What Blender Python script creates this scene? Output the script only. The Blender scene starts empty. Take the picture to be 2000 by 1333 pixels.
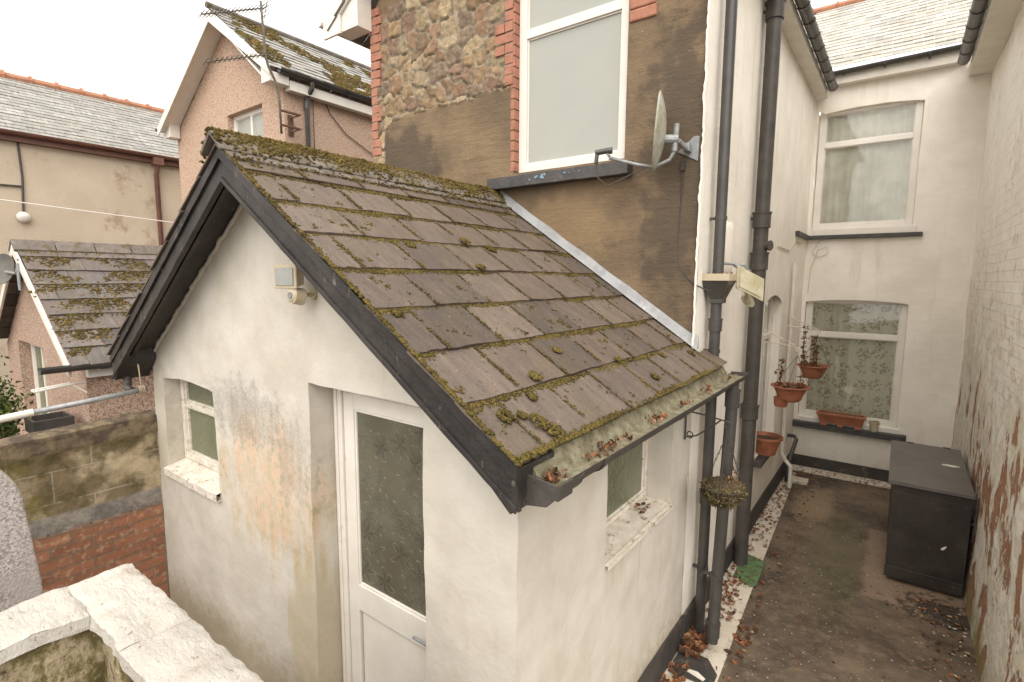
import bpy, bmesh, math, random
import numpy as np
from mathutils import Vector, Matrix, noise
rnd = random.Random(7); rng = np.random.default_rng(5)
scene = bpy.context.scene
C = scene.collection
# ---------------------------------------------------------------- camera
yaw, pit, rol = -0.637902043783037, 0.1196274784544554, -0.0064204887781704155
f = Vector((math.sin(yaw)*math.cos(pit), math.cos(yaw)*math.cos(pit), -math.sin(pit)))
r = Vector((math.cos(yaw), -math.sin(yaw), 0)); d = f.cross(r)
r2 = r*math.cos(rol) + d*math.sin(rol); d2 = -r*math.sin(rol) + d*math.cos(rol)
cd = bpy.data.cameras.new('camera'); cam = bpy.data.objects.new('camera', cd); C.objects.link(cam)
M = Matrix.Identity(4)
for i in range(3): M[i][0] = r2[i]; M[i][1] = -d2[i]; M[i][2] = -f[i]
cam.matrix_world = M
cd.sensor_width = 36; cd.lens = 18.377; cd.clip_start = 0.03; cd.clip_end = 500
scene.camera = cam
# ---------------------------------------------------------------- world, sun, exposure
SUN_EL, SUN_AZ = math.radians(52), math.radians(146)      # azimuth from +Y, clockwise
w = bpy.data.worlds.new("World"); scene.world = w; w.use_nodes = True
nt = w.node_tree; bg = nt.nodes['Background']
sky = nt.nodes.new('ShaderNodeTexSky'); sky.sky_type = 'NISHITA'; sky.sun_disc = False
sky.sun_elevation = SUN_EL; sky.sun_rotation = SUN_AZ; sky.dust_density = 4; sky.air_density = 1.5; sky.ozone_density = 1
hs = nt.nodes.new('ShaderNodeHueSaturation'); hs.inputs['Saturation'].default_value = 0.12; nt.links.new(sky.outputs[0], hs.inputs['Color'])
mx = nt.nodes.new('ShaderNodeMix'); mx.data_type = 'RGBA'; mx.inputs[0].default_value = 0.7
mx.inputs[7].default_value = (9.2, 9.0, 8.7, 1)       # overcast cloud veil
nt.links.new(hs.outputs[0], mx.inputs[6]); nt.links.new(mx.outputs[2], bg.inputs[0]); bg.inputs[1].default_value = 0.13
sd = bpy.data.lights.new('sun', 'SUN'); sun = bpy.data.objects.new('sun', sd); C.objects.link(sun)
sd.energy = 1.5; sd.angle = math.radians(75); sd.color = (1, .95, .87)
sdir = Vector((math.sin(SUN_AZ)*math.cos(SUN_EL), math.cos(SUN_AZ)*math.cos(SUN_EL), math.sin(SUN_EL)))
sun.rotation_euler = sdir.to_track_quat('Z', 'Y').to_euler(); sun.location = (0, 0, 12)
scene.render.engine = 'CYCLES'
vs = scene.view_settings; vs.view_transform = 'Standard'; vs.look = 'None'; vs.exposure = 0.85; vs.gamma = 1
# ---------------------------------------------------------------- helpers
BASE = {}
def finish_tags(o, label, cat, group=None):
    o['label'] = label; o['category'] = cat
    if group: o['group'] = group
def thing(name, label, cat, loc, group=None):
    o = bpy.data.objects.new(name, None); C.objects.link(o); o.location = loc; o.empty_display_size = .1
    BASE[o] = Vector(loc); finish_tags(o, label, cat, group); return o
def xf(origin, right, inward):
    """local x = right, y = inward (away from the viewer), z = up"""
    R = Vector(right).normalized(); I = Vector(inward).normalized(); m = Matrix.Identity(4)
    for i in range(3): m[i][0] = R[i]; m[i][1] = I[i]; m[i][2] = (0, 0, 1)[i]; m[i][3] = origin[i]
    return m
class MB:
    def __init__(s, M=None): s.V = []; s.F = []; s.I = []; s.M = M; s.col = None
    def add(s, vs, fs, m=0):
        k = len(s.V)
        s.V += [tuple(s.M @ Vector(v)) for v in vs] if s.M is not None else [tuple(v) for v in vs]
        s.F += [tuple(i+k for i in q) for q in fs]; s.I += [m]*len(fs); return s
    def hexa(s, p, m=0):
        return s.add(p, [(0,3,2,1),(4,5,6,7),(0,1,5,4),(1,2,6,5),(2,3,7,6),(3,0,4,7)], m)
    def box(s, x0, x1, y0, y1, z0, z1, m=0):
        return s.hexa([(x0,y0,z0),(x1,y0,z0),(x1,y1,z0),(x0,y1,z0),(x0,y0,z1),(x1,y0,z1),(x1,y1,z1),(x0,y1,z1)], m)
    def prism(s, poly, a, b, axis='y', m=0):
        """poly of (u,v): axis y -> (u,*,v); axis x -> (*,u,v); axis z -> (u,v,*)"""
        g = {'y': lambda u, v, t: (u, t, v), 'x': lambda u, v, t: (t, u, v), 'z': lambda u, v, t: (u, v, t)}[axis]
        n = len(poly); vs = [g(u, v, a) for u, v in poly] + [g(u, v, b) for u, v in poly]
        fs = [tuple(range(n-1, -1, -1)), tuple(range(n, 2*n))] + [(i, (i+1) % n, n+(i+1) % n, n+i) for i in range(n)]
        return s.add(vs, fs, m)
    def tube(s, pts, rad, n=10, cap=True, m=0):
        pts = [Vector(p) for p in pts]; N = len(pts); rs = rad if isinstance(rad, (list, tuple)) else [rad]*N
        vs = []; prev = None
        for i, p in enumerate(pts):
            t = (pts[min(i+1, N-1)] - pts[max(i-1, 0)]).normalized()
            a = prev if prev is not None else (Vector((0,0,1)) if abs(t.z) < .9 else Vector((1,0,0)))
            u = (a - t*a.dot(t)).normalized(); prev = u; v = t.cross(u)
            for k in range(n):
                an = 2*math.pi*k/n; vs.append(p + (u*math.cos(an) + v*math.sin(an))*rs[i])
        fs = [(i*n+k, i*n+(k+1) % n, (i+1)*n+(k+1) % n, (i+1)*n+k) for i in range(N-1) for k in range(n)]
        if cap: fs += [tuple(range(n-1, -1, -1)), tuple(range((N-1)*n, N*n))]
        return s.add(vs, fs, m)
    def lathe(s, prof, c, n=24, m=0, sx=1, sy=1):
        vs = [(c[0]+rr*sx*math.cos(2*math.pi*k/n), c[1]+rr*sy*math.sin(2*math.pi*k/n), c[2]+z) for rr, z in prof for k in range(n)]
        fs = [(i*n+k, i*n+(k+1) % n, (i+1)*n+(k+1) % n, (i+1)*n+k) for i in range(len(prof)-1) for k in range(n)]
        return s.add(vs, fs, m)
    def grid(s, fn, us, vs_, keep=None, m=0):
        """fn(u,v)->point; keep(uc,vc) tells whether the cell is there"""
        nu, nv = len(us), len(vs_); k = len(s.V)
        P = [fn(u, v) for v in vs_ for u in us]
        fs = [(j*nu+i, j*nu+i+1, (j+1)*nu+i+1, (j+1)*nu+i) for j in range(nv-1) for i in range(nu-1)
              if keep is None or keep((us[i]+us[i+1])/2, (vs_[j]+vs_[j+1])/2)]
        return s.add(P, fs, m)
    def wobble(s, amp, freq, amp2=0, freq2=1):
        out = []
        for v in s.V:
            p = Vector(v); n = noise.noise_vector(p*freq)*amp
            if amp2: n += noise.noise_vector(p*freq2)*amp2
            out.append(tuple(p+n))
        s.V = out; return s
    def build(s, name, mats, parent=None, smooth=False, bevel=0, base=None, label=None, flat_angle=None, sub=0):
        me = bpy.data.meshes.new(name)
        if parent is not None: b = BASE[parent]
        elif base is not None: b = Vector(base)
        else:
            a = np.array(s.V); b = Vector(((a[:,0].min()+a[:,0].max())/2, (a[:,1].min()+a[:,1].max())/2, a[:,2].min()))
        me.from_pydata([(v[0]-b[0], v[1]-b[1], v[2]-b[2]) for v in s.V], [], s.F)
        if not isinstance(mats, (list, tuple)): mats = [mats]
        for mt in mats: me.materials.append(mt)
        me.polygons.foreach_set('material_index', s.I)
        if s.col is not None:
            ca = me.color_attributes.new('Col', 'FLOAT_COLOR', 'POINT'); ca.data.foreach_set('color', np.array(s.col, dtype=np.float32).ravel())
        if smooth: me.polygons.foreach_set('use_smooth', [True]*len(me.polygons))
        me.update()
        o = bpy.data.objects.new(name, me); C.objects.link(o); BASE[o] = b
        if parent is not None: o.parent = parent
        else: o.location = b
        if bevel:
            md = o.modifiers.new('bevel', 'BEVEL'); md.width = bevel; md.segments = 2; md.limit_method = 'ANGLE'
        if smooth and flat_angle:
            md = o.modifiers.new('split', 'EDGE_SPLIT'); md.split_angle = math.radians(flat_angle)
        if label: o['label'] = label
        return o
def lin(a, b, step, extra=()):
    n = max(1, int(math.ceil((b-a)/step))); xs = [a+(b-a)*i/n for i in range(n+1)]
    for e in extra:
        if a < e < b:
            k = min(range(len(xs)), key=lambda i: abs(xs[i]-e))
            if 0 < k < len(xs)-1: xs[k] = e
            else: xs.append(e); xs.sort()
    return sorted(set(xs))
def tag_structure(o): o['kind'] = 'structure'; return o
# numpy scatter: copies of a small mesh
def scatter(name, mat, P, base, bv, bf, scl, parent=None, rot=True, squash=None, normal=None, jit=0., seed=1, smooth=True):
    g = np.random.default_rng(seed); P = np.asarray(P, float); n = len(P); nv = len(bv)
    bv = np.asarray(bv, float); scl = np.asarray(scl, float).reshape(n, -1); 
    if scl.shape[1] == 1: scl = np.repeat(scl, 3, 1)
    V = np.repeat(bv[None], n, 0)*(1+jit*g.standard_normal((n, nv, 1)))*scl[:, None, :]
    if rot == 'full':
        q = g.standard_normal((n, 4)); q /= np.linalg.norm(q, axis=1, keepdims=True); a, b, c, dd = q.T
        R = np.stack([1-2*(c*c+dd*dd), 2*(b*c-a*dd), 2*(b*dd+a*c), 2*(b*c+a*dd), 1-2*(b*b+dd*dd), 2*(c*dd-a*b), 2*(b*dd-a*c), 2*(c*dd+a*b), 1-2*(b*b+c*c)], 1).reshape(n, 3, 3)
    else:
        t = g.uniform(0, 6.283, n); z = np.zeros(n); o = np.ones(n)
        R = np.stack([np.cos(t), -np.sin(t), z, np.sin(t), np.cos(t), z, z, z, o], 1).reshape(n, 3, 3)
        if rot == 'tilt':
            e = g.normal(0, .35, n); R2 = np.stack([o, z, z, z, np.cos(e), -np.sin(e), z, np.sin(e), np.cos(e)], 1).reshape(n, 3, 3); R = np.einsum('nij,njk->nik', R, R2)
    V = np.einsum('nij,nvj->nvi', R, V)
    if normal is not None:
        nz = Vector(normal).normalized(); qm = np.array(nz.to_track_quat('Z', 'Y').to_matrix()); V = V @ qm.T
    V = V + P[:, None, :] - np.array(base)[None, None, :]
    bf = np.asarray(bf); F = (bf[None]+(np.arange(n)*nv)[:, None, None]).reshape(-1, bf.shape[1])
    me = bpy.data.meshes.new(name); me.vertices.add(n*nv); me.vertices.foreach_set('co', V.ravel())
    k = bf.shape[1]; me.loops.add(F.size); me.loops.foreach_set('vertex_index', F.ravel().astype(np.int32))
    me.polygons.add(len(F)); me.polygons.foreach_set('loop_start', np.arange(0, F.size, k, dtype=np.int32)); me.polygons.foreach_set('loop_total', np.full(len(F), k, np.int32))
    if smooth: me.polygons.foreach_set('use_smooth', np.ones(len(F), bool))
    me.materials.append(mat); me.update(calc_edges=True)
    o = bpy.data.objects.new(name, me); C.objects.link(o); BASE[o] = Vector(base)
    if parent is not None: o.parent = parent
    else: o.location = base
    return o
def ico(sub=1):
    bm = bmesh.new(); bmesh.ops.create_icosphere(bm, subdivisions=sub, radius=1)
    v = [tuple(x.co) for x in bm.verts]; fc = [tuple(x.index for x in q.verts) for q in bm.faces]; bm.free(); return v, fc
ICO1 = ico(1); ICO2 = ico(2)
LEAF = ([(-1,-.1,0),(-.4,.55,.25),(.3,.5,.15),(1,0,.35),(.35,-.5,.1),(-.45,-.5,.3),(0,0,-.05)], [(6,1,0),(6,2,1),(6,3,2),(6,4,3),(6,5,4),(6,0,5)])
# ---------------------------------------------------------------- material helpers
def L(nt, a, b): nt.links.new(a, b)
def put(nt, sock, v):
    if hasattr(v, 'is_output'): nt.links.new(v, sock)
    elif v is not None:
        if isinstance(v, (tuple, list)) and len(v) == 3 and sock.type == 'RGBA': v = (*v, 1)
        sock.default_value = v
class NT:
    def __init__(s, name):
        s.m = bpy.data.materials.new(name); s.m.use_nodes = True; s.t = s.m.node_tree; s.b = s.t.nodes['Principled BSDF']
        s.p = s.t.nodes.new('ShaderNodeNewGeometry').outputs['Position']
    def n(s, ty, ins=None, **pr):
        k = s.t.nodes.new(ty)
        for a, v in pr.items(): setattr(k, a, v)
        for a, v in (ins or {}).items(): put(s.t, k.inputs[a], v)
        return k
    def island(s): return s.n('ShaderNodeNewGeometry').outputs['Random Per Island']
    def scale(s, v=None, sc=(1,1,1), off=(0,0,0)):
        return s.n('ShaderNodeMapping', {0: v or s.p, 1: off, 3: sc}).outputs[0]
    def noise(s, sc, v=None, det=6, ro=.6, dist=0): return s.n('ShaderNodeTexNoise', {'Vector': v or s.p, 'Scale': sc, 'Detail': det, 'Roughness': ro, 'Distortion': dist}).outputs[0]
    def vor(s, sc, v=None, feat='F1', out=0, rand=1.): return s.n('ShaderNodeTexVoronoi', {'Vector': v or s.p, 'Scale': sc, 'Randomness': rand}, feature=feat).outputs[out]
    def ramp(s, fac, st, mode='LINEAR'):
        k = s.n('ShaderNodeValToRGB', {0: fac}); e = k.color_ramp; e.interpolation = mode
        while len(e.elements) < len(st): e.elements.new(.5)
        for q, (p, c) in zip(e.elements, st): q.position = p; q.color = (*c, 1) if isinstance(c, (tuple, list)) else (c, c, c, 1)
        return k.outputs[0]
    def mix(s, fac, a, b, mode='MIX'):
        k = s.n('ShaderNodeMix', data_type='RGBA', blend_type=mode); put(s.t, k.inputs[0], fac); put(s.t, k.inputs[6], a); put(s.t, k.inputs[7], b); return k.outputs[2]
    def math(s, op, a, b=0., c=None, clamp=False):
        k = s.n('ShaderNodeMath', {0: a, 1: b}, operation=op, use_clamp=clamp)
        if c is not None: put(s.t, k.inputs[2], c)
        return k.outputs[0]
    def mr(s, v, a, b, c=0., d=1.): return s.n('ShaderNodeMapRange', {0: v, 1: a, 2: b, 3: c, 4: d}, interpolation_type='SMOOTHSTEP').outputs[0]
    def xyz(s, v=None): return s.n('ShaderNodeSeparateXYZ', {0: v or s.p}).outputs
    def blob(s, c, rad, nz, amt=.6):
        """soft-edged patch: ellipsoid round c broken up by noise nz"""
        m = s.n('ShaderNodeVectorMath', {0: s.p, 1: c}, operation='SUBTRACT').outputs[0]
        m = s.n('ShaderNodeVectorMath', {0: m, 1: [1/q for q in rad]}, operation='MULTIPLY').outputs[0]
        l = s.n('ShaderNodeVectorMath', {0: m}, operation='LENGTH').outputs[1]
        k = s.math('ADD', s.math('SUBTRACT', 1., l), s.math('MULTIPLY', s.math('SUBTRACT', nz, .5), amt*2))
        return s.mr(k, .0, .5)
    def out(s, col=None, rough=None, height=None, hd=.01, st=1., spec=None, metal=None):
        if col is not None: put(s.t, s.b.inputs['Base Color'], col)
        if rough is not None: put(s.t, s.b.inputs['Roughness'], rough)
        if spec is not None: put(s.t, s.b.inputs['Specular IOR Level'], spec)
        if metal is not None: put(s.t, s.b.inputs['Metallic'], metal)
        if height is not None:
            k = s.n('ShaderNodeBump', {'Height': height, 'Distance': hd, 'Strength': st}); L(s.t, k.outputs[0], s.b.inputs['Normal'])
        return s.m
def simple(name, c1, c2=None, sc=8, rough=.7, bump=.002, bsc=60, dirt=None, dsc=5, dlo=.5, dhi=.7, spec=.4, metal=0):
    m = NT(name); col = m.mix(m.mr(m.noise(sc), .3, .7), c1, c2 or c1)
    if dirt: col = m.mix(m.mr(m.noise(dsc, det=10, ro=.7), dlo, dhi), col, dirt)
    return m.out(col, rough, m.noise(bsc, det=8), bump, spec=spec, metal=metal)
WH = (.74, .685, .60)
def m_render_ext():
    m = NT('old_white_render'); n1 = m.noise(2.2, det=8, ro=.65); n2 = m.noise(14, det=8, ro=.7)
    stv = m.scale(sc=(1, 1, .18)); ns = m.noise(9, stv, 8, .65)
    col = m.mix(m.mr(n1, .3, .72), (.60, .555, .485), (.50, .45, .375))
    col = m.mix(m.math('MULTIPLY', m.mr(ns, .55, .75), .45), col, (.50, .42, .31))
    spots = m.mr(m.noise(45, det=5, ro=.75), .66, .78); col = m.mix(m.math('MULTIPLY', spots, .4), col, (.3, .26, .2))
    # orange damp patch and black mould between the window and the door
    o = m.blob((-3.45, 1.79, -1.45), (.75, .6, .6), m.math('ADD', m.math('MULTIPLY', ns, .6), m.math('MULTIPLY', n2, .4)), 1.2)
    col = m.mix(m.math('MULTIPLY', o, m.mr(ns, .35, .65, .35, .8)), col, m.mix(m.mr(n2, .45, .6), (.62, .40, .24), (.44, .36, .2)))
    k = m.blob((-3.72, 1.79, -.98), (.72, .6, .3), m.math('ADD', m.math('MULTIPLY', n2, .65), m.math('MULTIPLY', m.noise(4), .35)), 1.5)
    k2 = m.blob((-3.1, 1.79, -1.2), (.25, .6, .4), m.math('ADD', m.math('MULTIPLY', n2, .65), m.math('MULTIPLY', ns, .35)), 1.5)
    k = m.math('MULTIPLY', m.math('MAXIMUM', k, m.math('MULTIPLY', k2, .8)), m.mr(m.math('ADD', m.math('MULTIPLY', m.noise(60, det=4), .5), m.math('MULTIPLY', ns, .5)), .38, .62, .25, 1.))
    col = m.mix(m.math('MULTIPLY', k, .62), col, (.24, .215, .195))
    # brown wash low down by the door, green-grey film at the outer corner
    b = m.blob((-3.0, 1.8, -2.35), (.3, .5, .7), ns, 1.1); col = m.mix(m.math('MULTIPLY', b, .5), col, (.42, .33, .17))
    b = m.blob((-5.3, 1.8, -1.3), (.3, .5, .8), n2, 1.); col = m.mix(m.math('MULTIPLY', b, .35), col, (.36, .30, .2))
    # rust runs under the side sill, grime at the foot
    x, y, z = m.xyz(); vs_ = m.noise(26, m.scale(sc=(1, 1, .03)), 3, .5)
    run = m.math('MULTIPLY', m.math('MULTIPLY', m.mr(vs_, .60, .68), m.mr(z, -2.5, -1.75)), m.math('MULTIPLY', m.mr(y, 2.6, 2.8), m.math('MULTIPLY', m.mr(z, -1.62, -1.72), m.mr(y, 4.0, 3.7))))
    col = m.mix(m.math('MULTIPLY', run, .6), col, (.50, .33, .16))
    foot = m.math('MULTIPLY', m.mr(m.math('ADD', z, m.math('MULTIPLY', n2, .5)), -2.3, -2.75), .8)
    col = m.mix(foot, col, (.30, .24, .15))
    cr = m.mr(m.vor(3.1, m.n('ShaderNodeVectorMath', {0: m.p, 1: m.n('ShaderNodeTexNoise', {'Scale': 5.}).outputs[1]}, operation='ADD').outputs[0], 'DISTANCE_TO_EDGE'), .0, .006, 1, 0)
    cr = m.math('MULTIPLY', cr, m.mr(m.noise(1.3), .52, .6)); 
    h = m.math('ADD', m.math('MULTIPLY', m.noise(5, det=3), 1.6), m.math('MULTIPLY', m.noise(38, det=8, ro=.7), .45))
    return m.out(col, .88, h, .0045, spec=.25)
def m_render_house():
    m = NT('painted_house_render'); n1 = m.noise(1.8, det=8, ro=.6)
    ns = m.noise(8, m.scale(sc=(1, 1, .12)), 8, .65)
    col = m.mix(m.mr(n1, .3, .7), (.86, .805, .72), (.76, .70, .61))
    col = m.mix(m.math('MULTIPLY', m.mr(ns, .52, .75), .35), col, (.5, .43, .33))
    x, y, z = m.xyz(); foot = m.mr(m.math('ADD', z, m.math('MULTIPLY', ns, .8)), -2.1, -2.8)
    col = m.mix(m.math('MULTIPLY', foot, .5), col, (.36, .29, .2))
    spots = m.mr(m.noise(30, det=5, ro=.75), .68, .76); col = m.mix(m.math('MULTIPLY', spots, .4), col, (.3, .26, .2))
    h = m.math('ADD', m.math('MULTIPLY', m.noise(6, m.scale(sc=(1, 1, 2.2)), 4), 1.4), m.math('MULTIPLY', m.noise(40, det=6), .3))
    return m.out(col, .85, h, .004, spec=.25)
def m_peeling():
    """painted brick of the neighbour's wing: courses, peeled flakes, bare brick low down"""
    m = NT('peeling_painted_brick'); x, y, z = m.xyz()
    v = m.n('ShaderNodeCombineXYZ', {0: y, 1: z, 2: 0.}).outputs[0]
    wob = m.n('ShaderNodeTexNoise', {'Vector': m.p, 'Scale': 6.}).outputs[1]
    v = m.n('ShaderNodeVectorMath', {0: v, 1: m.n('ShaderNodeVectorMath', {0: wob, 3: .012}, operation='SCALE').outputs[0]}, operation='ADD').outputs[0]
    bt = m.n('ShaderNodeTexBrick', {'Vector': v, 'Color1': (.42, .19, .115, 1), 'Color2': (.31, .15, .10, 1), 'Mortar': (.33, .27, .2, 1), 'Scale': 1., 'Mortar Size': .006, 'Mortar Smooth': .3, 'Brick Width': .28, 'Row Height': .097})
    low = m.mr(z, -.1, -2.3)
    p1 = m.noise(2.3, m.scale(sc=(1, 1.0, .6)), 9, .6, .3); p2 = m.noise(9, m.scale(sc=(1, 1, .6)), 8, .65)
    pk = m.math('ADD', m.math('MULTIPLY', p1, .82), m.math('MULTIPLY', p2, .18))
    lowest = m.math('SUBTRACT', m.math('MULTIPLY', m.mr(z, .2, -1.9), 2.1), 1.0)
    peel = m.mr(m.math('ADD', pk, m.math('MULTIPLY', lowest, .085)), .622, .630)        # bare brick
    flake = m.mr(m.math('ADD', m.math('ADD', m.math('MULTIPLY', p1, .3), m.math('MULTIPLY', m.noise(7, det=8, ro=.7, v=m.scale(off=(3, 1, 7))), .7)), m.math('MULTIPLY', m.mr(z, 1.2, -1.4), .09)), .585, .60)  # top coat gone
    paint = m.mix(m.mr(m.noise(2.4, det=7), .35, .7), (.88, .83, .74), (.80, .75, .66))
    mort = bt.outputs['Fac']
    jl = m.math('MULTIPLY', mort, m.mr(m.noise(14, det=5), .52, .68)); paint = m.mix(m.math('MULTIPLY', jl, .55), paint, (.40, .31, .2))
    col = m.mix(flake, paint, m.mix(m.mr(p2, .4, .6), (.76, .67, .50), (.70, .66, .56)))
    rim = m.math('SUBTRACT', m.mr(m.math('ADD', pk, m.math('MULTIPLY', lowest, .085)), .606, .614), peel, clamp=True)
    col = m.mix(rim, col, (.66, .58, .45))
    brick = m.mix(m.mr(m.noise(25, det=6), .4, .65), bt.outputs[0], (.40, .22, .14))
    col = m.mix(peel, col, brick)
    green = m.math('MULTIPLY', m.mr(m.math('ADD', z, m.math('MULTIPLY', p2, .9)), -2.15, -2.75), .75); col = m.mix(green, col, (.26, .24, .09))
    dk = m.mr(m.noise(32, det=4, ro=.8), .70, .76); col = m.mix(m.math('MULTIPLY', dk, m.math('MULTIPLY', low, .8)), col, (.12, .09, .05))
    h = m.math('SUBTRACT', m.math('MULTIPLY', m.noise(30, det=6), .25), m.math('MULTIPLY', mort, .5))
    h = m.math('SUBTRACT', m.math('SUBTRACT', h, m.math('MULTIPLY', flake, .35)), m.math('MULTIPLY', peel, .6))
    return m.out(col, .85, h, .009, spec=.25)
def m_rearwall():
    """rubble stone and brown cement render, told apart by the mesh colour attribute's alpha"""
    m = NT('rubble_and_brown_render'); a = m.n('ShaderNodeVertexColor', layer_name='Col')
    n1 = m.noise(1.6, det=8, ro=.6); lines = m.noise(20, m.scale(sc=(.12, 1, 1.2)), 5, .6, 1.)
    col = m.mix(m.mr(n1, .32, .68), (.235, .165, .10), (.14, .10, .065))
    col = m.mix(m.math('MULTIPLY', m.mr(lines, .48, .72), .5), col, (.13, .095, .06))
    d1 = m.blob((-4.7, 4.19, 1.25), (.75, .5, .5), m.noise(4, det=8), 1.1)
    d2 = m.blob((-1.46, 4.19, .95), (.42, .5, 1.5), m.noise(5, det=8), 1.1)
    col = m.mix(m.math('MULTIPLY', m.math('MAXIMUM', d1, d2), .66), col, (.072, .057, .044))
    warm = m.blob((-2.6, 4.19, .45), (.9, .5, .35), m.noise(3, det=8), 1.2); col = m.mix(m.math('MULTIPLY', warm, .5), col, (.30, .205, .11))
    x, y, z = m.xyz(); sp = m.mr(m.noise(38, det=2), .74, .77); col = m.mix(m.math('MULTIPLY', sp, .7), col, (.55, .5, .4))
    stone = m.mix(m.mr(m.noise(16, det=9, ro=.7), .36, .7), m.mix(1., a.outputs[0], (.72, .68, .62), 'MULTIPLY'), m.mix(1., a.outputs[0], (1.25, 1.22, 1.15), 'MULTIPLY'))
    col = m.mix(a.outputs[1], stone, col)
    hs_ = m.noise(22, det=9, ro=.7); h = m.math('ADD', m.math('MULTIPLY', hs_, 1.), m.math('MULTIPLY', lines, .5))
    return m.out(col, .9, h, .012, spec=.2)
def m_slate(name='mossy_slate', a=(.118, .090, .074), b=(.062, .047, .041), lich=(.19, .165, .135), green=.4):
    m = NT(name); i = m.island(); col = m.ramp(i, [(0, b), (.35, a), (.6, (a[0]*.86, a[1]*.82, a[2]*.79)), (.8, (a[0]*1.1, a[1]*1.1, a[2]*1.08)), (1, (a[0]*.75, a[1]*.75, a[2]*.76))])
    g = m.noise(11, m.scale(sc=(.35, 1.6, .35)), 9, .7); col = m.mix(m.mr(g, .35, .75), col, m.mix(1., col, (1.6, 1.55, 1.45), 'MULTIPLY'))
    f1 = m.noise(2.5, det=8, ro=.65); col = m.mix(m.math('MULTIPLY', m.mr(f1, .45, .68), green), col, (.10, .082, .042))
    sp = m.mr(m.noise(55, det=3, ro=.6), .58, .66); col = m.mix(m.math('MULTIPLY', sp, .6), col, (.05, .042, .026)); sp2 = m.mr(m.noise(120, det=3, ro=.6, v=m.scale(off=(2, 7, 3))), .56, .66); col = m.mix(m.math('MULTIPLY', sp2, .35), col, (.20, .17, .12))
    l = m.mr(m.noise(6, det=10, ro=.8, v=m.scale(off=(5, 2, 1))), .60, .68); col = m.mix(m.math('MULTIPLY', l, .55), col, lich)
    pk = m.mr(m.noise(19, det=4, ro=.6, v=m.scale(off=(1, 8, 1))), .68, .72); col = m.mix(m.math('MULTIPLY', pk, .5), col, (.38, .25, .14))
    h = m.math('ADD', m.math('MULTIPLY', g, 1.), m.math('MULTIPLY', m.noise(70, det=6), .4))
    return m.out(col, m.mr(f1, .3, .7, .5, .8), h, .006, spec=.35)
def m_moss(name='moss', a=(.135, .105, .03), b=(.075, .056, .02), c=(.20, .13, .045)):
    m = NT(name); i = m.island(); n1 = m.noise(5, det=6); col = m.mix(m.mr(n1, .4, .6), a, b)
    col = m.mix(m.mr(i, .6, 1.), col, c); col = m.mix(m.mr(m.noise(160, det=2), .45, .65), col, m.mix(1., col, (.45, .45, .4), 'MULTIPLY'))
    return m.out(col, .95, m.noise(220, det=3), .004, spec=.1)
def m_leaf():
    m = NT('dead_leaf'); return m.out(m.ramp(m.island(), [(0, (.05, .03, .018)), (.3, (.11, .05, .025)), (.6, (.20, .075, .03)), (.85, (.30, .12, .05)), (1, (.36, .24, .13))]), .7, spec=.3)
def m_black():
    m = NT('weathered_black_paint'); n1 = m.noise(24, m.scale(sc=(1, 1, .35)), 9, .7); n2 = m.noise(5, det=8)
    col = m.mix(m.mr(n2, .35, .7), (.024, .021, .019), (.048, .041, .036))
    col = m.mix(m.mr(n1, .60, .68), col, (.15, .13, .11)); col = m.mix(m.mr(m.noise(9, m.scale(sc=(1, 1, 1), off=(3, 3, 3)), 9, .75), .60, .66), col, (.025, .021, .018)); col = m.mix(m.mr(m.noise(13, det=6, v=m.scale(off=(9, 3, 2))), .70, .73), col, (.05, .14, .22))
    return m.out(col, .45, m.noise(45, m.scale(sc=(.5, 1, .5)), 8, .7), .006, spec=.4)
def m_dash(name, a, b, c, d):
    m = NT(name); v = m.vor(75, out=1); s = m.n('ShaderNodeSeparateColor', {0: v}).outputs[0]
    col = m.ramp(s, [(0, a), (.35, b), (.65, c), (.9, d)]); col = m.mix(m.math('MULTIPLY', m.mr(m.noise(1.2, det=6), .4, .7), .35), col, a)
    e = m.vor(75); h = m.mr(e, 0, .6, 1, 0)
    return m.out(m.mix(m.mr(e, .4, .75), col, m.mix(1., col, (.5, .42, .36), 'MULTIPLY')), .9, h, .008, spec=.2)
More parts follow.
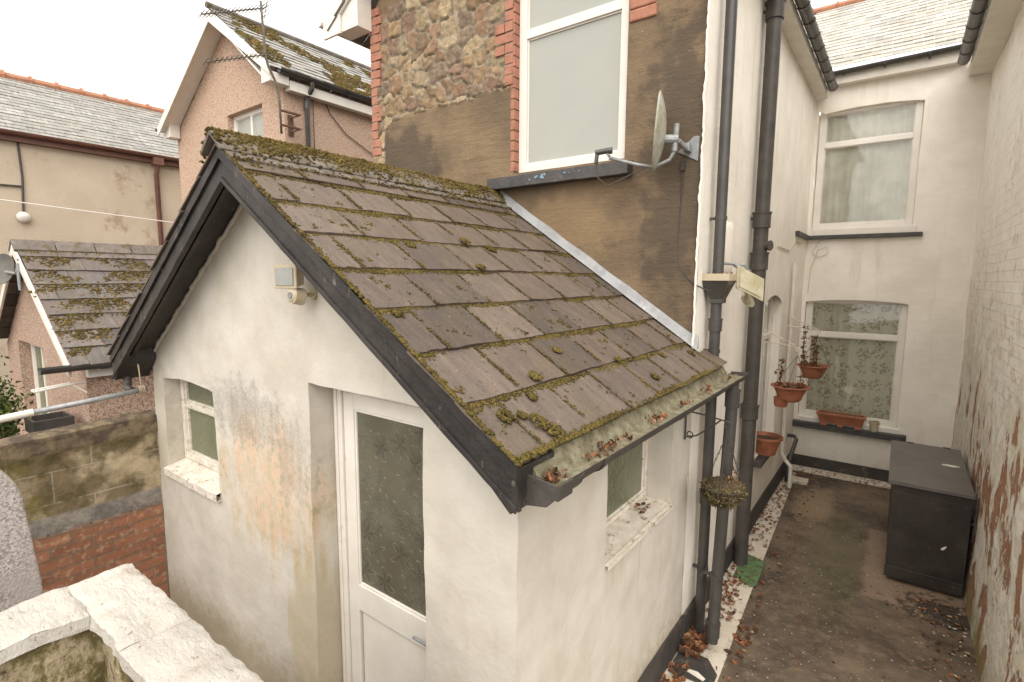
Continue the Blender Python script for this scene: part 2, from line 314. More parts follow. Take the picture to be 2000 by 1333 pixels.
def m_floor():
    m = NT('stained_concrete'); n1 = m.noise(1.1, det=9, ro=.65); n2 = m.noise(9, det=9, ro=.7)
    col = m.mix(m.mr(n1, .35, .65), (.185, .135, .092), (.066, .049, .035)); col = m.mix(m.math('MULTIPLY', m.mr(n2, .45, .7), .5), col, (.26, .19, .13))
    x, y, z = m.xyz()
    def rect(x0, x1, y0, y1, e):
        n = m.math('MULTIPLY', m.math('SUBTRACT', m.noise(5, det=5), .5), .16); X = m.math('ADD', x, n); Y = m.math('ADD', y, n)
        return m.math('MULTIPLY', m.math('MULTIPLY', m.mr(X, x0, x0+e), m.mr(X, x1, x1-e)), m.math('MULTIPLY', m.mr(Y, y0, y0+e), m.mr(Y, y1, y1-e)))
    p = rect(-.13, .76, 5.95, 7.75, .06); col = m.mix(m.math('MULTIPLY', p, .55), col, (.34, .235, .165))
    p = m.blob((-.75, 8.1, -3.1), (.3, .9, .5), n2, .7); col = m.mix(m.math('MULTIPLY', p, .5), col, (.34, .25, .15))
    g = m.blob((-.35, 6.6, -3.1), (.35, 1.6, .5), n2, 1.); col = m.mix(m.math('MULTIPLY', g, .35), col, (.11, .11, .05))
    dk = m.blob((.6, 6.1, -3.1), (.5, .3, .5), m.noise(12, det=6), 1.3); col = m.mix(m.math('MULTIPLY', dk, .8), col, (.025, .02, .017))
    dots = m.mr(m.noise(34, det=2), .715, .735); col = m.mix(dots, col, (.55, .47, .37)); dk = m.mr(m.noise(21, det=3, v=m.scale(off=(4, 4, 4))), .68, .72); col = m.mix(dk, col, (.03, .022, .016))
    return m.out(col, m.mr(n2, .3, .7, .55, .85), m.math('ADD', n2, m.math('MULTIPLY', m.noise(60, det=5), .4)), .008, spec=.3)
def m_oldwall():
    """garden boundary: mossy coping, rendered blocks, bare brick low down"""
    m = NT('mossy_block_wall'); x, y, z = m.xyz(); v = m.n('ShaderNodeCombineXYZ', {0: y, 1: z, 2: 0.}).outputs[0]
    bb = m.n('ShaderNodeTexBrick', {'Vector': v, 'Color1': (.22, .165, .10, 1), 'Color2': (.16, .12, .07, 1), 'Mortar': (.34, .30, .22, 1), 'Scale': 1., 'Mortar Size': .006, 'Brick Width': .52, 'Row Height': .26})
    br = m.n('ShaderNodeTexBrick', {'Vector': v, 'Color1': (.34, .155, .09, 1), 'Color2': (.25, .115, .07, 1), 'Mortar': (.2, .15, .11, 1), 'Scale': 1., 'Mortar Size': .007, 'Brick Width': .28, 'Row Height': .095})
    n2 = m.noise(7, det=9, ro=.7); n3 = m.noise(2.6, det=8, ro=.6)
    col = m.mix(m.mr(n2, .4, .65), bb.outputs[0], (.10, .08, .04)); col = m.mix(m.math('MULTIPLY', m.mr(n3, .46, .62), .85), col, (.52, .42, .28))
    col = m.mix(m.math('MULTIPLY', m.mr(m.noise(5, v=m.scale(off=(2, 9, 4)), det=9, ro=.7), .52, .66), .6), col, (.15, .13, .03))
    band = m.math('MULTIPLY', m.mr(z, -1.9, -1.94), 1.); col = m.mix(band, col, m.mix(m.mr(n2, .4, .6), (.17, .15, .13), (.30, .27, .23)))
    lo = m.mr(m.math('ADD', z, m.math('MULTIPLY', n3, .1)), -2.0, -2.03); col = m.mix(lo, col, m.mix(m.mr(m.noise(18, det=6), .5, .7), br.outputs[0], (.42, .27, .17)))
    top = m.mr(z, -1.42, -1.38); col = m.mix(top, col, m.mix(m.mr(n2, .4, .6), (.09, .068, .05), (.21, .16, .10)))
    fac = m.mix(lo, bb.outputs[1], br.outputs[1]); h = m.math('SUBTRACT', n2, m.math('MULTIPLY', fac, .7))
    return m.out(col, .92, h, .02, spec=.15)
def m_coping():
    m = NT('flaking_white_coping'); n1 = m.noise(7, det=9, ro=.68); n2 = m.noise(2.3, det=6)
    col = m.mix(m.mr(n2, .3, .7), (.68, .63, .56), (.58, .53, .465)); col = m.mix(m.math('MULTIPLY', m.mr(n1, .52, .68), .6), col, (.44, .36, .28))
    col = m.mix(m.mr(m.noise(26, det=6, ro=.75), .60, .68), col, (.30, .22, .15))
    return m.out(col, .85, m.math('ADD', m.noise(16, m.scale(sc=(.5, 1.3, 1)), 10, .72), m.math('MULTIPLY', n1, .8)), .03, spec=.25)
def m_mossystone():
    m = NT('dark_mossy_masonry'); n1 = m.noise(4, m.scale(sc=(1, 1, .6)), 9, .7); n2 = m.noise(13, det=8, ro=.7)
    col = m.ramp(n1, [(.3, (.045, .032, .02)), (.43, (.11, .08, .042)), (.5, (.16, .13, .055)), (.56, (.42, .34, .22)), (.64, (.10, .07, .04)), (.8, (.3, .24, .14))])
    col = m.mix(m.mr(n2, .55, .7), col, (.06, .04, .03)); return m.out(col, .95, m.math('ADD', n1, n2), .03, spec=.15)
def m_pebble():
    m = NT('grey_pebble_concrete'); v = m.vor(110, out=1); s = m.n('ShaderNodeSeparateColor', {0: v}).outputs[0]
    col = m.mix(m.mr(s, .1, .9), (.28, .25, .23), (.56, .50, .465)); col = m.mix(m.mr(m.noise(9, det=8), .4, .7), col, (.42, .375, .35)); return m.out(col, .9, m.noise(60, det=6, ro=.7), .012, spec=.2)
def m_floral(name='floral_net_curtain'):
    m = NT(name); x, y, z = m.xyz(); v = m.n('ShaderNodeCombineXYZ', {0: x, 1: z, 2: 0.}).outputs[0]
    big = m.vor(4.2, v, rand=.35); small = m.vor(24, v)
    fl = m.math('MULTIPLY', m.mr(big, .52, .40), m.mr(small, .55, .42)); hue = m.noise(9, v)
    fold = m.noise(22, m.n('ShaderNodeCombineXYZ', {0: x, 1: 0., 2: 0.}).outputs[0], 2)
    col = m.mix(m.math('MULTIPLY', fl, .6), (.60, .56, .46), m.mix(m.mr(hue, .45, .55), (.24, .14, .10), (.20, .18, .10))); return m.out(col, .9, fold, .01, spec=.1)
def m_glass(name, tint=(.97, .98, .96), gl=.015):
    m = NT(name); t = m.t; tr = m.n('ShaderNodeBsdfTransparent', {0: (*tint, 1)}); g = m.n('ShaderNodeBsdfGlossy', {0: (1, 1, 1, 1), 1: .03})
    fr = m.n('ShaderNodeFresnel', {0: 1.5}).outputs[0]; k = m.math('ADD', m.math('MULTIPLY', fr, .75), gl, clamp=True)
    mx_ = m.n('ShaderNodeMixShader', {0: k}); L(t, tr.outputs[0], mx_.inputs[1]); L(t, g.outputs[0], mx_.inputs[2]); L(t, mx_.outputs[0], t.nodes['Material Output'].inputs[0])
    bp_ = m.n('ShaderNodeBump', {'Height': m.noise(2.2, det=1), 'Distance': .01, 'Strength': .35}); L(t, bp_.outputs[0], g.inputs['Normal']); return m.m
def m_obscure(name, a, b, sc=30, stars=False):
    m = NT(name); n1 = m.noise(1.8, det=3); col = m.mix(m.mr(n1, .3, .7), a, b)
    if stars:
        x, y, z = m.xyz(); v = m.n('ShaderNodeCombineXYZ', {0: x, 1: z, 2: 0.}).outputs[0]; v = m.n('ShaderNodeVectorMath', {0: v, 1: m.n('ShaderNodeVectorMath', {0: m.n('ShaderNodeTexNoise', {'Vector': v, 'Scale': 5.}).outputs[1], 3: .12}, operation='SCALE').outputs[0]}, operation='ADD').outputs[0]
        vk = m.n('ShaderNodeTexVoronoi', {'Vector': v, 'Scale': 6.5}); off = m.n('ShaderNodeVectorMath', {0: v, 1: vk.outputs['Position']}, operation='SUBTRACT').outputs[0]
        ox, oy, oz = m.xyz(off); th = m.math('ARCTAN2', oy, ox); rr = vk.outputs[0]; rnd_ = m.n('ShaderNodeSeparateColor', {0: vk.outputs[1]}).outputs[0]
        pet = m.math('ABSOLUTE', m.math('SINE', m.math('ADD', m.math('MULTIPLY', th, 3.), m.math('MULTIPLY', rnd_, 6.))))
        edge = m.math('SUBTRACT', m.math('MULTIPLY', pet, .62), rr); vein = m.mr(m.math('ABSOLUTE', edge), .045, .0); fill = m.mr(edge, .0, .35)
        col = m.mix(m.math('MULTIPLY', vein, .55), col, (.26, .25, .19)); col = m.mix(m.math('MULTIPLY', fill, .5), col, (.045, .04, .028))
        col = m.mix(m.math('MULTIPLY', m.mr(m.noise(2.5, det=4), .45, .65), .5), col, (.17, .165, .12))
        return m.out(col, .3, m.math('ADD', vein, m.math('MULTIPLY', fill, .5)), .003, spec=.5)
    return m.out(col, .22, m.vor(sc), .004, spec=.5)
def m_terra():
    m = NT('terracotta_plastic'); n1 = m.noise(9, det=8); return m.out(m.mix(m.mr(n1, .4, .7), (.36, .135, .07), (.24, .085, .045)), .5, m.noise(50), .002, spec=.4)
MT = dict(ext=m_render_ext(), house=m_render_house(), peel=m_peeling(), rear=m_rearwall(), slate=m_slate(), moss=m_moss(), leaf=m_leaf(), black=m_black(),
    rmoss=m_moss('ridge_moss', (.135, .100, .032), (.080, .058, .022), (.20, .135, .045)),
    slate_sheen=m_slate('sheen_pale_slate', (.40, .385, .35), (.29, .275, .25), (.5, .48, .42), .12), slate_mid=m_slate('mid_grey_slate', (.27, .262, .245), (.19, .185, .175), (.36, .35, .32), .12), slate_far=m_slate('grey_slate', (.23, .215, .19), (.17, .155, .14), (.34, .32, .27), .4),  # palest slate: the back roof's glancing reflection is put into its colour
    slate_purple=m_slate('purple_slate', (.125, .107, .100), (.075, .064, .060), (.22, .20, .17), .4),
    pink=m_dash('pink_pebbledash', (.60, .46, .36), (.72, .53, .41), (.62, .38, .27), (.76, .63, .51)), pink2=m_dash('coarse_pink_pebbledash', (.55, .42, .33), (.66, .45, .36), (.34, .20, .15), (.68, .58, .47)),
    floor=m_floor(), old=m_oldwall(), coping=m_coping(), mossy=m_mossystone(), pebble=m_pebble(), floral=m_floral(), terra=m_terra(),
    glass=m_glass('window_glass'), obs=m_obscure('green_frosted_glass', (.115, .125, .07), (.17, .175, .11)), doorglass=m_obscure('patterned_glass', (.10, .088, .06), (.13, .118, .085), stars=True),
    blind=simple('white_window_panel', (.37, .37, .325), (.34, .343, .30), 1.2, .28, .001, 20, spec=.5),
    upvc=simple('white_upvc', (.76, .71, .64), (.70, .65, .575), 5, .35, .001, 40, (.5, .43, .33), 9, .60, .8, spec=.5),
    wood=simple('old_white_timber', (.74, .69, .61), (.60, .53, .43), 12, .6, .004, 40, (.30, .23, .15), 16, .56, .64), white=simple('white_paint', WH, (.64, .59, .51), 5, .5, .002, 40, (.45, .39, .31), 8, .62, .8),
    plastic=simple('black_plastic', (.045, .041, .037), (.068, .061, .055), 5, .35, .001, 30, (.2, .18, .15), 18, .66, .74, spec=.5), iron=simple('painted_iron', (.05, .043, .038), (.08, .07, .06), 6, .45, .003, 50, (.34, .31, .27), 15, .66, .71),
    lead=simple('lead_sheet', (.33, .33, .33), (.24, .235, .235), 8, .5, .004, 25, (.42, .41, .40), 12, .55, .7), plinth=simple('black_plinth_paint', (.04, .036, .033), (.06, .05, .042), 5, .7, .006, 25, (.15, .12, .09), 10, .56, .7),
    rust=simple('rusty_metal', (.16, .08, .045), (.09, .05, .035), 20, .8, .003, 60), wire=simple('dark_wire', (.06, .05, .045), None, 5, .6, .0, 30), brown=simple('brown_gutter_paint', (.17, .075, .05), (.12, .055, .04), 6, .5, .002, 30), clay=simple('clay_ridge', (.45, .20, .11), (.33, .16, .10), 8, .8, .006, 30),
    ridge=simple('stone_ridge_tile', (.19, .16, .135), (.12, .10, .085), 9, .85, .01, 30, (.10, .08, .03), 6, .5, .62), beige=simple('stained_beige_render', (.53, .44, .335), (.47, .385, .285), 1.4, .9, .006, 25, (.35, .26, .175), 1.9, .54, .68),
    brick=simple('red_brick', (.42, .19, .125), (.33, .145, .095), 7, .85, .006, 45, (.25, .11, .07), 14, .58, .7), mortar=simple('grey_mortar', (.33, .29, .24), (.24, .21, .17), 15, .95, .006, 60),
    sill=simple('black_sill_paint', (.05, .047, .046), (.075, .068, .064), 9, .5, .006, 35, (.12, .105, .095), 12, .58, .7), grey=simple('galvanised_grey', (.33, .34, .34), (.24, .24, .235), 20, .45, .002, 40, (.14, .12, .09), 15, .6, .7, metal=.3),
    dish=simple('weathered_dish', (.42, .40, .34), (.30, .285, .22), 9, .55, .001, 30, (.20, .18, .09), 7, .5, .7), cream=simple('cream_plastic', (.55, .47, .34), (.45, .37, .25), 9, .5, .002, 30, (.33, .27, .15), 11, .56, .7),
    algae=simple('algae_cream_plastic', (.52, .46, .34), (.38, .33, .20), 9, .6, .002, 30, (.25, .21, .08), 11, .56, .7), silt=simple('gutter_silt', (.27, .245, .165), (.13, .11, .065), 14, .95, .01, 50, (.12, .09, .045), 18, .54, .66),
    wstrip=simple('white_painted_kerb', (.66, .59, .49), (.54, .46, .36), 4, .8, .004, 40, (.24, .19, .12), 9, .55, .66), green=simple('green_cover', (.12, .20, .085), (.09, .14, .06), 14, .7, .004, 40, (.08, .07, .04), 11, .52, .64), soil=simple('potting_soil', (.05, .035, .022), (.1, .06, .03), 30, .95, .01, 60),
    bark=simple('dry_stem', (.13, .075, .04), (.08, .05, .03), 20, .9, .002, 50), foliage=m_moss('shrub_leaf', (.075, .10, .025), (.04, .06, .018), (.15, .16, .05)), chestm=simple('black_chest_paint', (.026, .022, .019), (.05, .041, .034), 3, .4, .004, 30, (.16, .14, .11), 24, .64, .70, spec=.4),
    chestlid=simple('dark_grey_felt', (.13, .115, .105), (.105, .092, .084), 5, .42, .002, 50, (.12, .105, .09), 10, .6, .75), earth=simple('garden_earth', (.12, .10, .07), (.08, .07, .05), 3, .95, .01, 20), net=simple('net_curtain', (.80, .76, .69), (.60, .56, .50), 3, .9, .003, 20), rope=simple('pale_twine', (.42, .33, .22), None, 5, .9, .001, 60), blueb=simple('blue_paint', (.08, .2, .3), (.3, .36, .38), 30, .7, .001, 30),
    lens=simple('lamp_lens', (.26, .265, .24), (.33, .33, .30), 9, .2, .0004, 20))
XS, YF, YB, YH, XR, ZG = -1.292, 1.791, 4.194, 9.69, .75, -3.1
# ---------------------------------------------------------------- shared builders
def slates(mb, O, u, s, U, S, expo, wid, th=.012, lift=.022, res=2, seed=1, ju=.004, clip=None, wj=.0, joints=None):
    """courses from the ridge (O) down the slope: u along the ridge, s down the slope"""
    g = random.Random(seed); O = Vector(O); u = Vector(u).normalized(); s = Vector(s).normalized(); n = u.cross(s); n = n if n.z > 0 else -n
    nc = int(round(S/expo)); expo = S/nc
    for c in range(nc):
        p0 = -(wid*.5 if c % 2 else 0) + g.uniform(-.02, .02); s1 = (c+1)*expo + g.uniform(-ju, ju); s0 = c*expo - (expo*.12 if c else 0)
        while p0 < U-.01:
            ww = wid*(1+g.uniform(-wj, wj)); a, b = max(0, p0)+.0025, min(U, p0+ww)-.0025; p0 += ww
            if b-a < .03: continue
            if joints is not None: joints.append((c, a, s0, s1))
            k0, k1 = g.uniform(-ju, ju), g.uniform(-ju, ju); t0 = g.uniform(-.003, .004); N = res+1; vs_ = []
            for j in range(N):
                for i in range(N):
                    fu, fv = i/res, j/res; uu = a+(b-a)*fu; ss = s0+(s1-s0)*fv + (k0*(1-fu)+k1*fu)*fv
                    if res > 1:
                        if i in (0, res): uu += g.uniform(-.003, .003)
                        if j == res: ss += g.uniform(-.006, .004)
                    vs_.append(O + u*uu + s*ss + n*(.004+lift*fv+t0+(g.uniform(-.0012, .0012) if res > 1 else 0)))
            top = len(vs_); fs = [(j*N+i, j*N+i+1, (j+1)*N+i+1, (j+1)*N+i) for j in range(res) for i in range(res)]
            rim = [i for i in range(N)] + [j*N+res for j in range(1, N)] + [res*N+i for i in range(res-1, -1, -1)] + [j*N for j in range(res-1, 0, -1)]
            low = {}
            for q in rim: low[q] = len(vs_); vs_.append(vs_[q] - n*th)
            fs += [(rim[k], low[rim[k]], low[rim[(k+1) % len(rim)]], rim[(k+1) % len(rim)]) for k in range(len(rim))]
            if n.dot((vs_[1]-vs_[0]).cross(vs_[N]-vs_[0])) < 0: fs = [tuple(reversed(q)) for q in fs]
            fs.append(tuple(low[q] for q in rim)); mb.add(vs_, fs)
    return n
def window(parent, M, x0, x1, z0, z1, fw=.06, fd=.06, bars=(), vbars=(), glass='glass', curtain=None, frame='upvc', name='window', arch=0, label=None, slot=.05):
    """frame, pane and curtain in a wall opening; M has y = into the wall"""
    b = MB(M); b.box(x0, x0+fw, 0, fd, z0, z1); b.box(x1-fw, x1, 0, fd, z0, z1); b.box(x0+fw, x1-fw, .001, fd-.001, z0, z0+fw); b.box(x0+fw, x1-fw, .001, fd-.001, z1-fw, z1)
    for z in bars: b.box(x0+fw, x1-fw, .002, fd-.002, z-fw*.45, z+fw*.45)
    for x in vbars: b.box(x-fw*.4, x+fw*.4, .003, fd-.003, z0+fw, z1-fw)
    zs = [z0+fw] + [z for zz in bars for z in (zz-fw*.45, zz+fw*.45)] + [z1-fw]; bd = .014      # glazing beads
    for i in range(0, len(zs), 2):
        a, c = zs[i], zs[i+1]
        b.box(x0+fw, x0+fw+bd, .018, fd-.01, a, c); b.box(x1-fw-bd, x1-fw, .018, fd-.01, a, c); b.box(x0+fw+bd, x1-fw-bd, .019, fd-.011, a, a+bd); b.box(x0+fw+bd, x1-fw-bd, .019, fd-.011, c-bd, c)
    w_ = b.build(name, MT[frame], parent, bevel=.004, label=label)
    for i in range(0, len(zs), 2):
        MB(M).box(x0+fw+.004, x1-fw-.004, fd*.55, fd*.55+.006, zs[i]+.003, zs[i+1]-.003).build('glass', MT[glass], w_)
    if curtain:
        q = MB(M); xs = lin(x0+.02, x1-.02, .02); zz = lin(z0+.02, z1-.02, .4)
        q.grid(lambda u, v: (u, fd+.05+.010*math.sin(u*55)+.01*math.sin(u*23+v), v), xs, zz); q.build('curtain', MT[curtain], w_, smooth=True)
        MB(M).box(x0-.1, x1+.1, fd+.55, fd+.6, z0-.1, z1+.1).build('room_wall', MT['net'], w_)
    return w_
def reveal(mb, M, x0, x1, z0, z1, dep, step=.06, bottom=True):
    ys = lin(0, dep, step); zs = lin(z0, z1, step); xs = lin(x0, x1, step); o = mb.M; mb.M = M
    mb.grid(lambda u, v: (x0, u, v), ys, zs); mb.grid(lambda u, v: (x1, u, v), ys, zs); mb.grid(lambda u, v: (u, v, z1), xs, ys)
    if bottom: mb.grid(lambda u, v: (u, v, z0), xs, ys)
    mb.M = o
def half_gutter(mb, p0, p1, rad, out, n=10, th=.004):
    """half-round channel from p0 to p1; out = horizontal outward direction"""
    p0 = Vector(p0); p1 = Vector(p1); out = Vector(out); vs_ = []; K = 2
    for p in (p0, p1):
        for rr in (rad, rad-th):
            for i in range(n+1):
                a = math.pi*i/n; vs_.append(p + out*(-math.cos(a)*rr) + Vector((0, 0, -math.sin(a)*rr)))
    m = n+1; fs = [(i, i+1, 2*m+i+1, 2*m+i) for i in range(n)] + [(m+i+1, m+i, 3*m+i, 3*m+i+1) for i in range(n)]
    fs += [(0, 2*m, 3*m, m), (n, m+n, 3*m+n, 2*m+n)] + [(i, m+i, m+i+1, i+1) for i in range(n)] + [(2*m+i, 2*m+i+1, 3*m+i+1, 3*m+i) for i in range(n)]
    mb.add(vs_, fs)
def moss_blobs(pts, rad, base, parent, name, nrm, mat='moss', seed=3, ico_=ICO1, sq=.6):
    P = np.array(pts); R = np.array(rad); g = np.random.default_rng(seed); S = np.stack([R*g.uniform(.6, 1.6, len(R)), R*g.uniform(.5, 1.2, len(R)), R*sq*g.uniform(.7, 1.5, len(R))], 1)
    o = scatter(name, MT[mat], P, base, ico_[0], ico_[1], S, parent, True, normal=nrm, jit=.22, seed=seed); return o
# ================================================================ the ground
gm = MB(); gm.grid(lambda u, v: (u, v, ZG-.05), lin(-60, 40, 5), lin(-30, 70, 5)); tag_structure(gm.build('ground', MT['earth'], base=(0, 0, ZG-.05)))
pm_ = MB(); pm_.grid(lambda u, v: (u, v, ZG + .004*noise.noise(Vector((u*3, v*3, 0)))), lin(-5.33, XR, .12), lin(-2, YH, .12)); tag_structure(pm_.build('pavement', MT['floor'], base=(0, 0, ZG), smooth=True))
st = MB()
xs_out = lambda y: -.915 - (y-3.9)*.042
st.hexa([(XS, 1.6, ZG), (xs_out(1.6), 1.6, ZG), (xs_out(9.25), 9.25, ZG), (XS, 9.25, ZG), (XS, 1.6, ZG+.014), (xs_out(1.6), 1.6, ZG+.014), (xs_out(9.25), 9.25, ZG+.014), (XS, 9.25, ZG+.014)])
st.box(XS, XR-.002, 9.40, YH, ZG, ZG+.016)
st.box(-1.2, -.93, 8.78, 8.98, ZG+.003, ZG+.05)
tag_structure(st.build('kerb_strip', MT['wstrip'], base=(XS, 5, ZG), bevel=.004))
# ================================================================ the outhouse
RX, RZ, SL = -3.28, .765, .667
roofz = lambda x: RZ - SL*abs(x-RX)
XL = -5.33
EX = thing('outhouse', 'small white rendered outhouse with a mossy slate gable roof and black barge boards', 'outhouse', ((XL+XS)/2, 3, ZG))
wb = MB(); WX0, WX1, WZ0, WZ1 = -5.12, -4.17, -1.72, -.84; DX0, DX1, DZ1 = -2.89, -1.88, -.645
def arch(u, x0, x1, h): t = (u-(x0+x1)/2)/((x1-x0)/2); return h*(1-t*t) if abs(t) < 1 else 0
def fwall(u, v):
    z = min(v, roofz(u)-.065)
    if WX0 <= u <= WX1 and abs(v-WZ1) < 1e-6: z -= .04 - arch(u, WX0, WX1, .035)
    return (u, YF, z)
us = lin(XL, XS, .05, (WX0, WX1, DX0, DX1, RX)); vs2 = lin(ZG, .78, .05, (WZ0, WZ1, DZ1))
wb.grid(fwall, us, vs2, lambda u, v: not (WX0 < u < WX1 and WZ0 < v < WZ1) and not (DX0 < u < DX1 and v < DZ1) and v-.03 < roofz(u)-.07)
SY0, SY1, SZ0, SZ1 = 2.69, 3.78, -1.69, -1.055
wb.grid(lambda u, v: (XS, u, v), lin(YF, YB, .05, (SY0, SY1)), lin(ZG, -.72, .05, (SZ0, SZ1)), lambda u, v: not (SY0 < u < SY1 and SZ0 < v < SZ1))
wb.grid(lambda u, v: (XL, u, v), lin(YF, YB, .1), lin(ZG, -.72, .1))
MF = xf((0, YF, 0), (1, 0, 0), (0, 1, 0)); MS = xf((XS, 0, 0), (0, 1, 0), (-1, 0, 0))
def rev_arch(mb, x0, x1, z0, z1, dep):
    ys = lin(0, dep, .05); zs = lin(z0, z1-.04, .06)
    mb.grid(lambda u, v: (x0, YF+u, v), ys, lin(z0, z1-.04, .06)); mb.grid(lambda u, v: (x1, YF+u, v), ys, zs)
    mb.grid(lambda u, v: (u, YF+v, z1-.04+arch(u, x0, x1, .035)), [x for x in us if x0 <= x <= x1], ys)
rev_arch(wb, WX0, WX1, WZ0-.1, WZ1, .2)
reveal(wb, MF, DX0, DX1, ZG, DZ1, .26, .05, False)
reveal(wb, MS, SY0, SY1, SZ0, SZ1, .24, .05, False)
wb.wobble(.012, 1.7, .005, 7)
wb.build('wall', MT['ext'], EX, smooth=True, flat_angle=50)
# window head hole beyond the arch is closed by the frame; sills
sb = MB(); sb.grid(lambda u, v: (u, YF-.035+v, -1.69+v*.28+.006*noise.noise(Vector((u*9, v*9, 0)))), lin(WX0-.02, WX1+.02, .03), lin(0, .19, .03))
sb.grid(lambda u, v: (u, YF-.035, v), lin(WX0-.02, WX1+.02, .03), [-1.75, -1.72, -1.69]); sb.grid(lambda u, v: (u, YF-.035+v, -1.75), [WX0-.02, WX1+.02], [0, .06]); sb.wobble(.006, 9)
sb.build('window_sill', MT['wood'], EX, smooth=True, flat_angle=45, label='flaking white sill under the gable window')
w1 = window(EX, xf((0, YF+.13, 0), (1, 0, 0), (0, 1, 0)), WX0+.005, WX1-.005, -1.63, -.835, .058, .07, bars=(-1.13,), glass='obs', frame='wood', label='peeling white timber window in the gable wall')
s2 = MB(); s2.grid(lambda u, v: (XS+.022-v, u, -1.70+v*.10+.006*noise.noise(Vector((u*9, v*9, 0)))), lin(SY0, SY1, .03), lin(0, .24, .03)); s2.grid(lambda u, v: (XS+.022, u, v), [SY0, SY1], [-1.725, -1.70]); s2.wobble(.005, 9)
s2.build('window_sill', MT['wood'], EX, smooth=True, flat_angle=45, label='sloping mossy sill of the side window')
w2 = window(EX, xf((XS-.19, 0, 0), (0, 1, 0), (-1, 0, 0)), SY0+.004, SY1-.004, -1.675, -1.06, .032, .05, glass='obs', frame='wood', label='small green glazed window in the side wall')
# door
dd = MB(xf((0, YF+.17, 0), (1, 0, 0), (0, 1, 0))); dd.box(DX0+.005, DX0+.085, .0, .08, ZG, DZ1-.005); dd.box(DX1-.085, DX1-.005, 0, .08, ZG, DZ1-.005); dd.box(DX0+.085, DX1-.085, .001, .079, DZ1-.07, DZ1-.005)
dd.box(DX0+.03, DX0+.05, -.012, 0, ZG, DZ1-.02)
dd.build('door_frame', MT['upvc'], EX, bevel=.005)
a0, a1 = DX0+.09, DX1-.09; top, gz, rz_ = DZ1-.075, -1.99, -2.17
dl = MB(xf((0, YF+.185, 0), (1, 0, 0), (0, 1, 0))); dl.box(a0, a0+.1, 0, .05, ZG+.03, top); dl.box(a1-.1, a1, 0, .05, ZG+.03, top); dl.box(a0+.1, a1-.1, .001, .049, top-.1, top); dl.box(a0+.1, a1-.1, .001, .049, rz_, gz); dl.box(a0+.1, a1-.1, .001, .049, ZG+.03, ZG+.13)
dl.box(a0+.115, a1-.115, .016, .034, ZG+.13, rz_); dl.box(a0+.1, a0+.116, .008, .04, gz, top-.1); dl.box(a1-.116, a1-.1, .008, .04, gz, top-.1); dl.box(a0+.116, a1-.116, .009, .041, gz, gz+.016); dl.box(a0+.116, a1-.116, .009, .041, top-.116, top-.1)
dr = dl.build('door', MT['upvc'], EX, bevel=.006, label='white half glazed door')
MB(xf((0, YF+.185, 0), (1, 0, 0), (0, 1, 0))).box(a0+.108, a1-.108, .02, .028, gz+.008, top-.108).build('glass', MT['doorglass'], dr)
hb = MB(xf((0, YF+.185, 0), (1, 0, 0), (0, 1, 0))); hb.box(a1-.07, a1-.035, -.012, 0, -2.2, -1.96); hb.tube([(a1-.052, -.012, -2.08), (a1-.052, -.05, -2.08), (a1-.16, -.05, -2.08)], .009, 8); hb.build('handle', MT['grey'], dr)
# roof: slates both sides
YV, YE = 1.50, 4.19
cs = math.cos(math.atan(SL)); sn = math.sin(math.atan(SL)); SLEN = 2.19/cs
joints = []; rb = MB(); nR = slates(rb, (RX, YV, RZ), (0, 1, 0), (cs, 0, -sn), YE-YV, SLEN, .33, .415, .011, .015, 6, 4, .006, wj=.06, joints=joints)
# the eave course runs on past the corner of the house
for k in range(1):
    slates(rb, (RX+cs*(SLEN-.21), YE+.003, RZ-sn*(SLEN-.21)), (0, 1, 0), (cs, 0, -sn), .22, .2, .3, .4, .013, .02, 3, 9)
lm = MB(); slates(lm, (RX, YV, RZ), (0, 1, 0), (-cs, 0, -sn), YE-YV, SLEN, .33, .415, .011, .015, 3, 5, .006)
roof = rb.build('roof', MT['slate'], EX); lm.build('roof', MT['slate'], EX)
def RP(yy, s, h=0): return (RX+cs*s+nR.x*h, yy, RZ-sn*s+nR.z*h)
# moss on the courses, joints and verge
pts, rad = [], []
nc = int(round(SLEN/.33)); ex = SLEN/nc
def gate(a, b, k=2.2): return noise.noise(Vector((a*k, b*k, 3.3)))
for c in range(nc):
    for _ in range(1700):
        y = rnd.uniform(YV+.01, YE-.02); gq = gate(y, c*5., 2.6)
        if gq < rnd.uniform(-.6, .05): continue
        wgt = max(0., .35+gq); s = (c+1)*ex + abs(rnd.gauss(0, .012+.016*wgt)); 
        if c == nc-1: s = (c+1)*ex - abs(rnd.gauss(0, .012))
        pts.append(RP(y, s, .008 if c < nc-1 else .028)); rad.append(rnd.uniform(.003, .0068)*(1+.8*wgt))
for (c, a, s0, s1) in joints:
    y = YV+a
    if a < .05: continue
    for _ in range(170):
        t = rnd.random()
        if gate(y*3, c+t*2.+a, 1.7) < rnd.uniform(-.5, .15): continue
        s = s0+(s1-s0)*t + .01; pts.append(RP(y+rnd.gauss(0, .006), s, .006+.024*t)); rad.append(rnd.uniform(.0028, .0062))
for _ in range(900):
    s = rnd.uniform(.05, SLEN); pts.append(RP(YV+abs(rnd.gauss(0, .008)), s, .018)); rad.append(rnd.uniform(.005, .012))
for _ in range(560):                         # scattered cushions
    s = rnd.uniform(.15, SLEN); y = rnd.uniform(YV, YE); fr = (s/ex) % 1; R = rnd.choice([.004, .005, .006, .008, .008, .01, .015])
    if gate(y, s, 1.1) < -.12: continue
    for k in range(2+int(R*500)): pts.append(RP(min(y+rnd.gauss(0, R*1.1), YE-.01), min(s+rnd.gauss(0, R*.9), SLEN), .004+.020*fr)); rad.append(R*rnd.uniform(.25, .6))
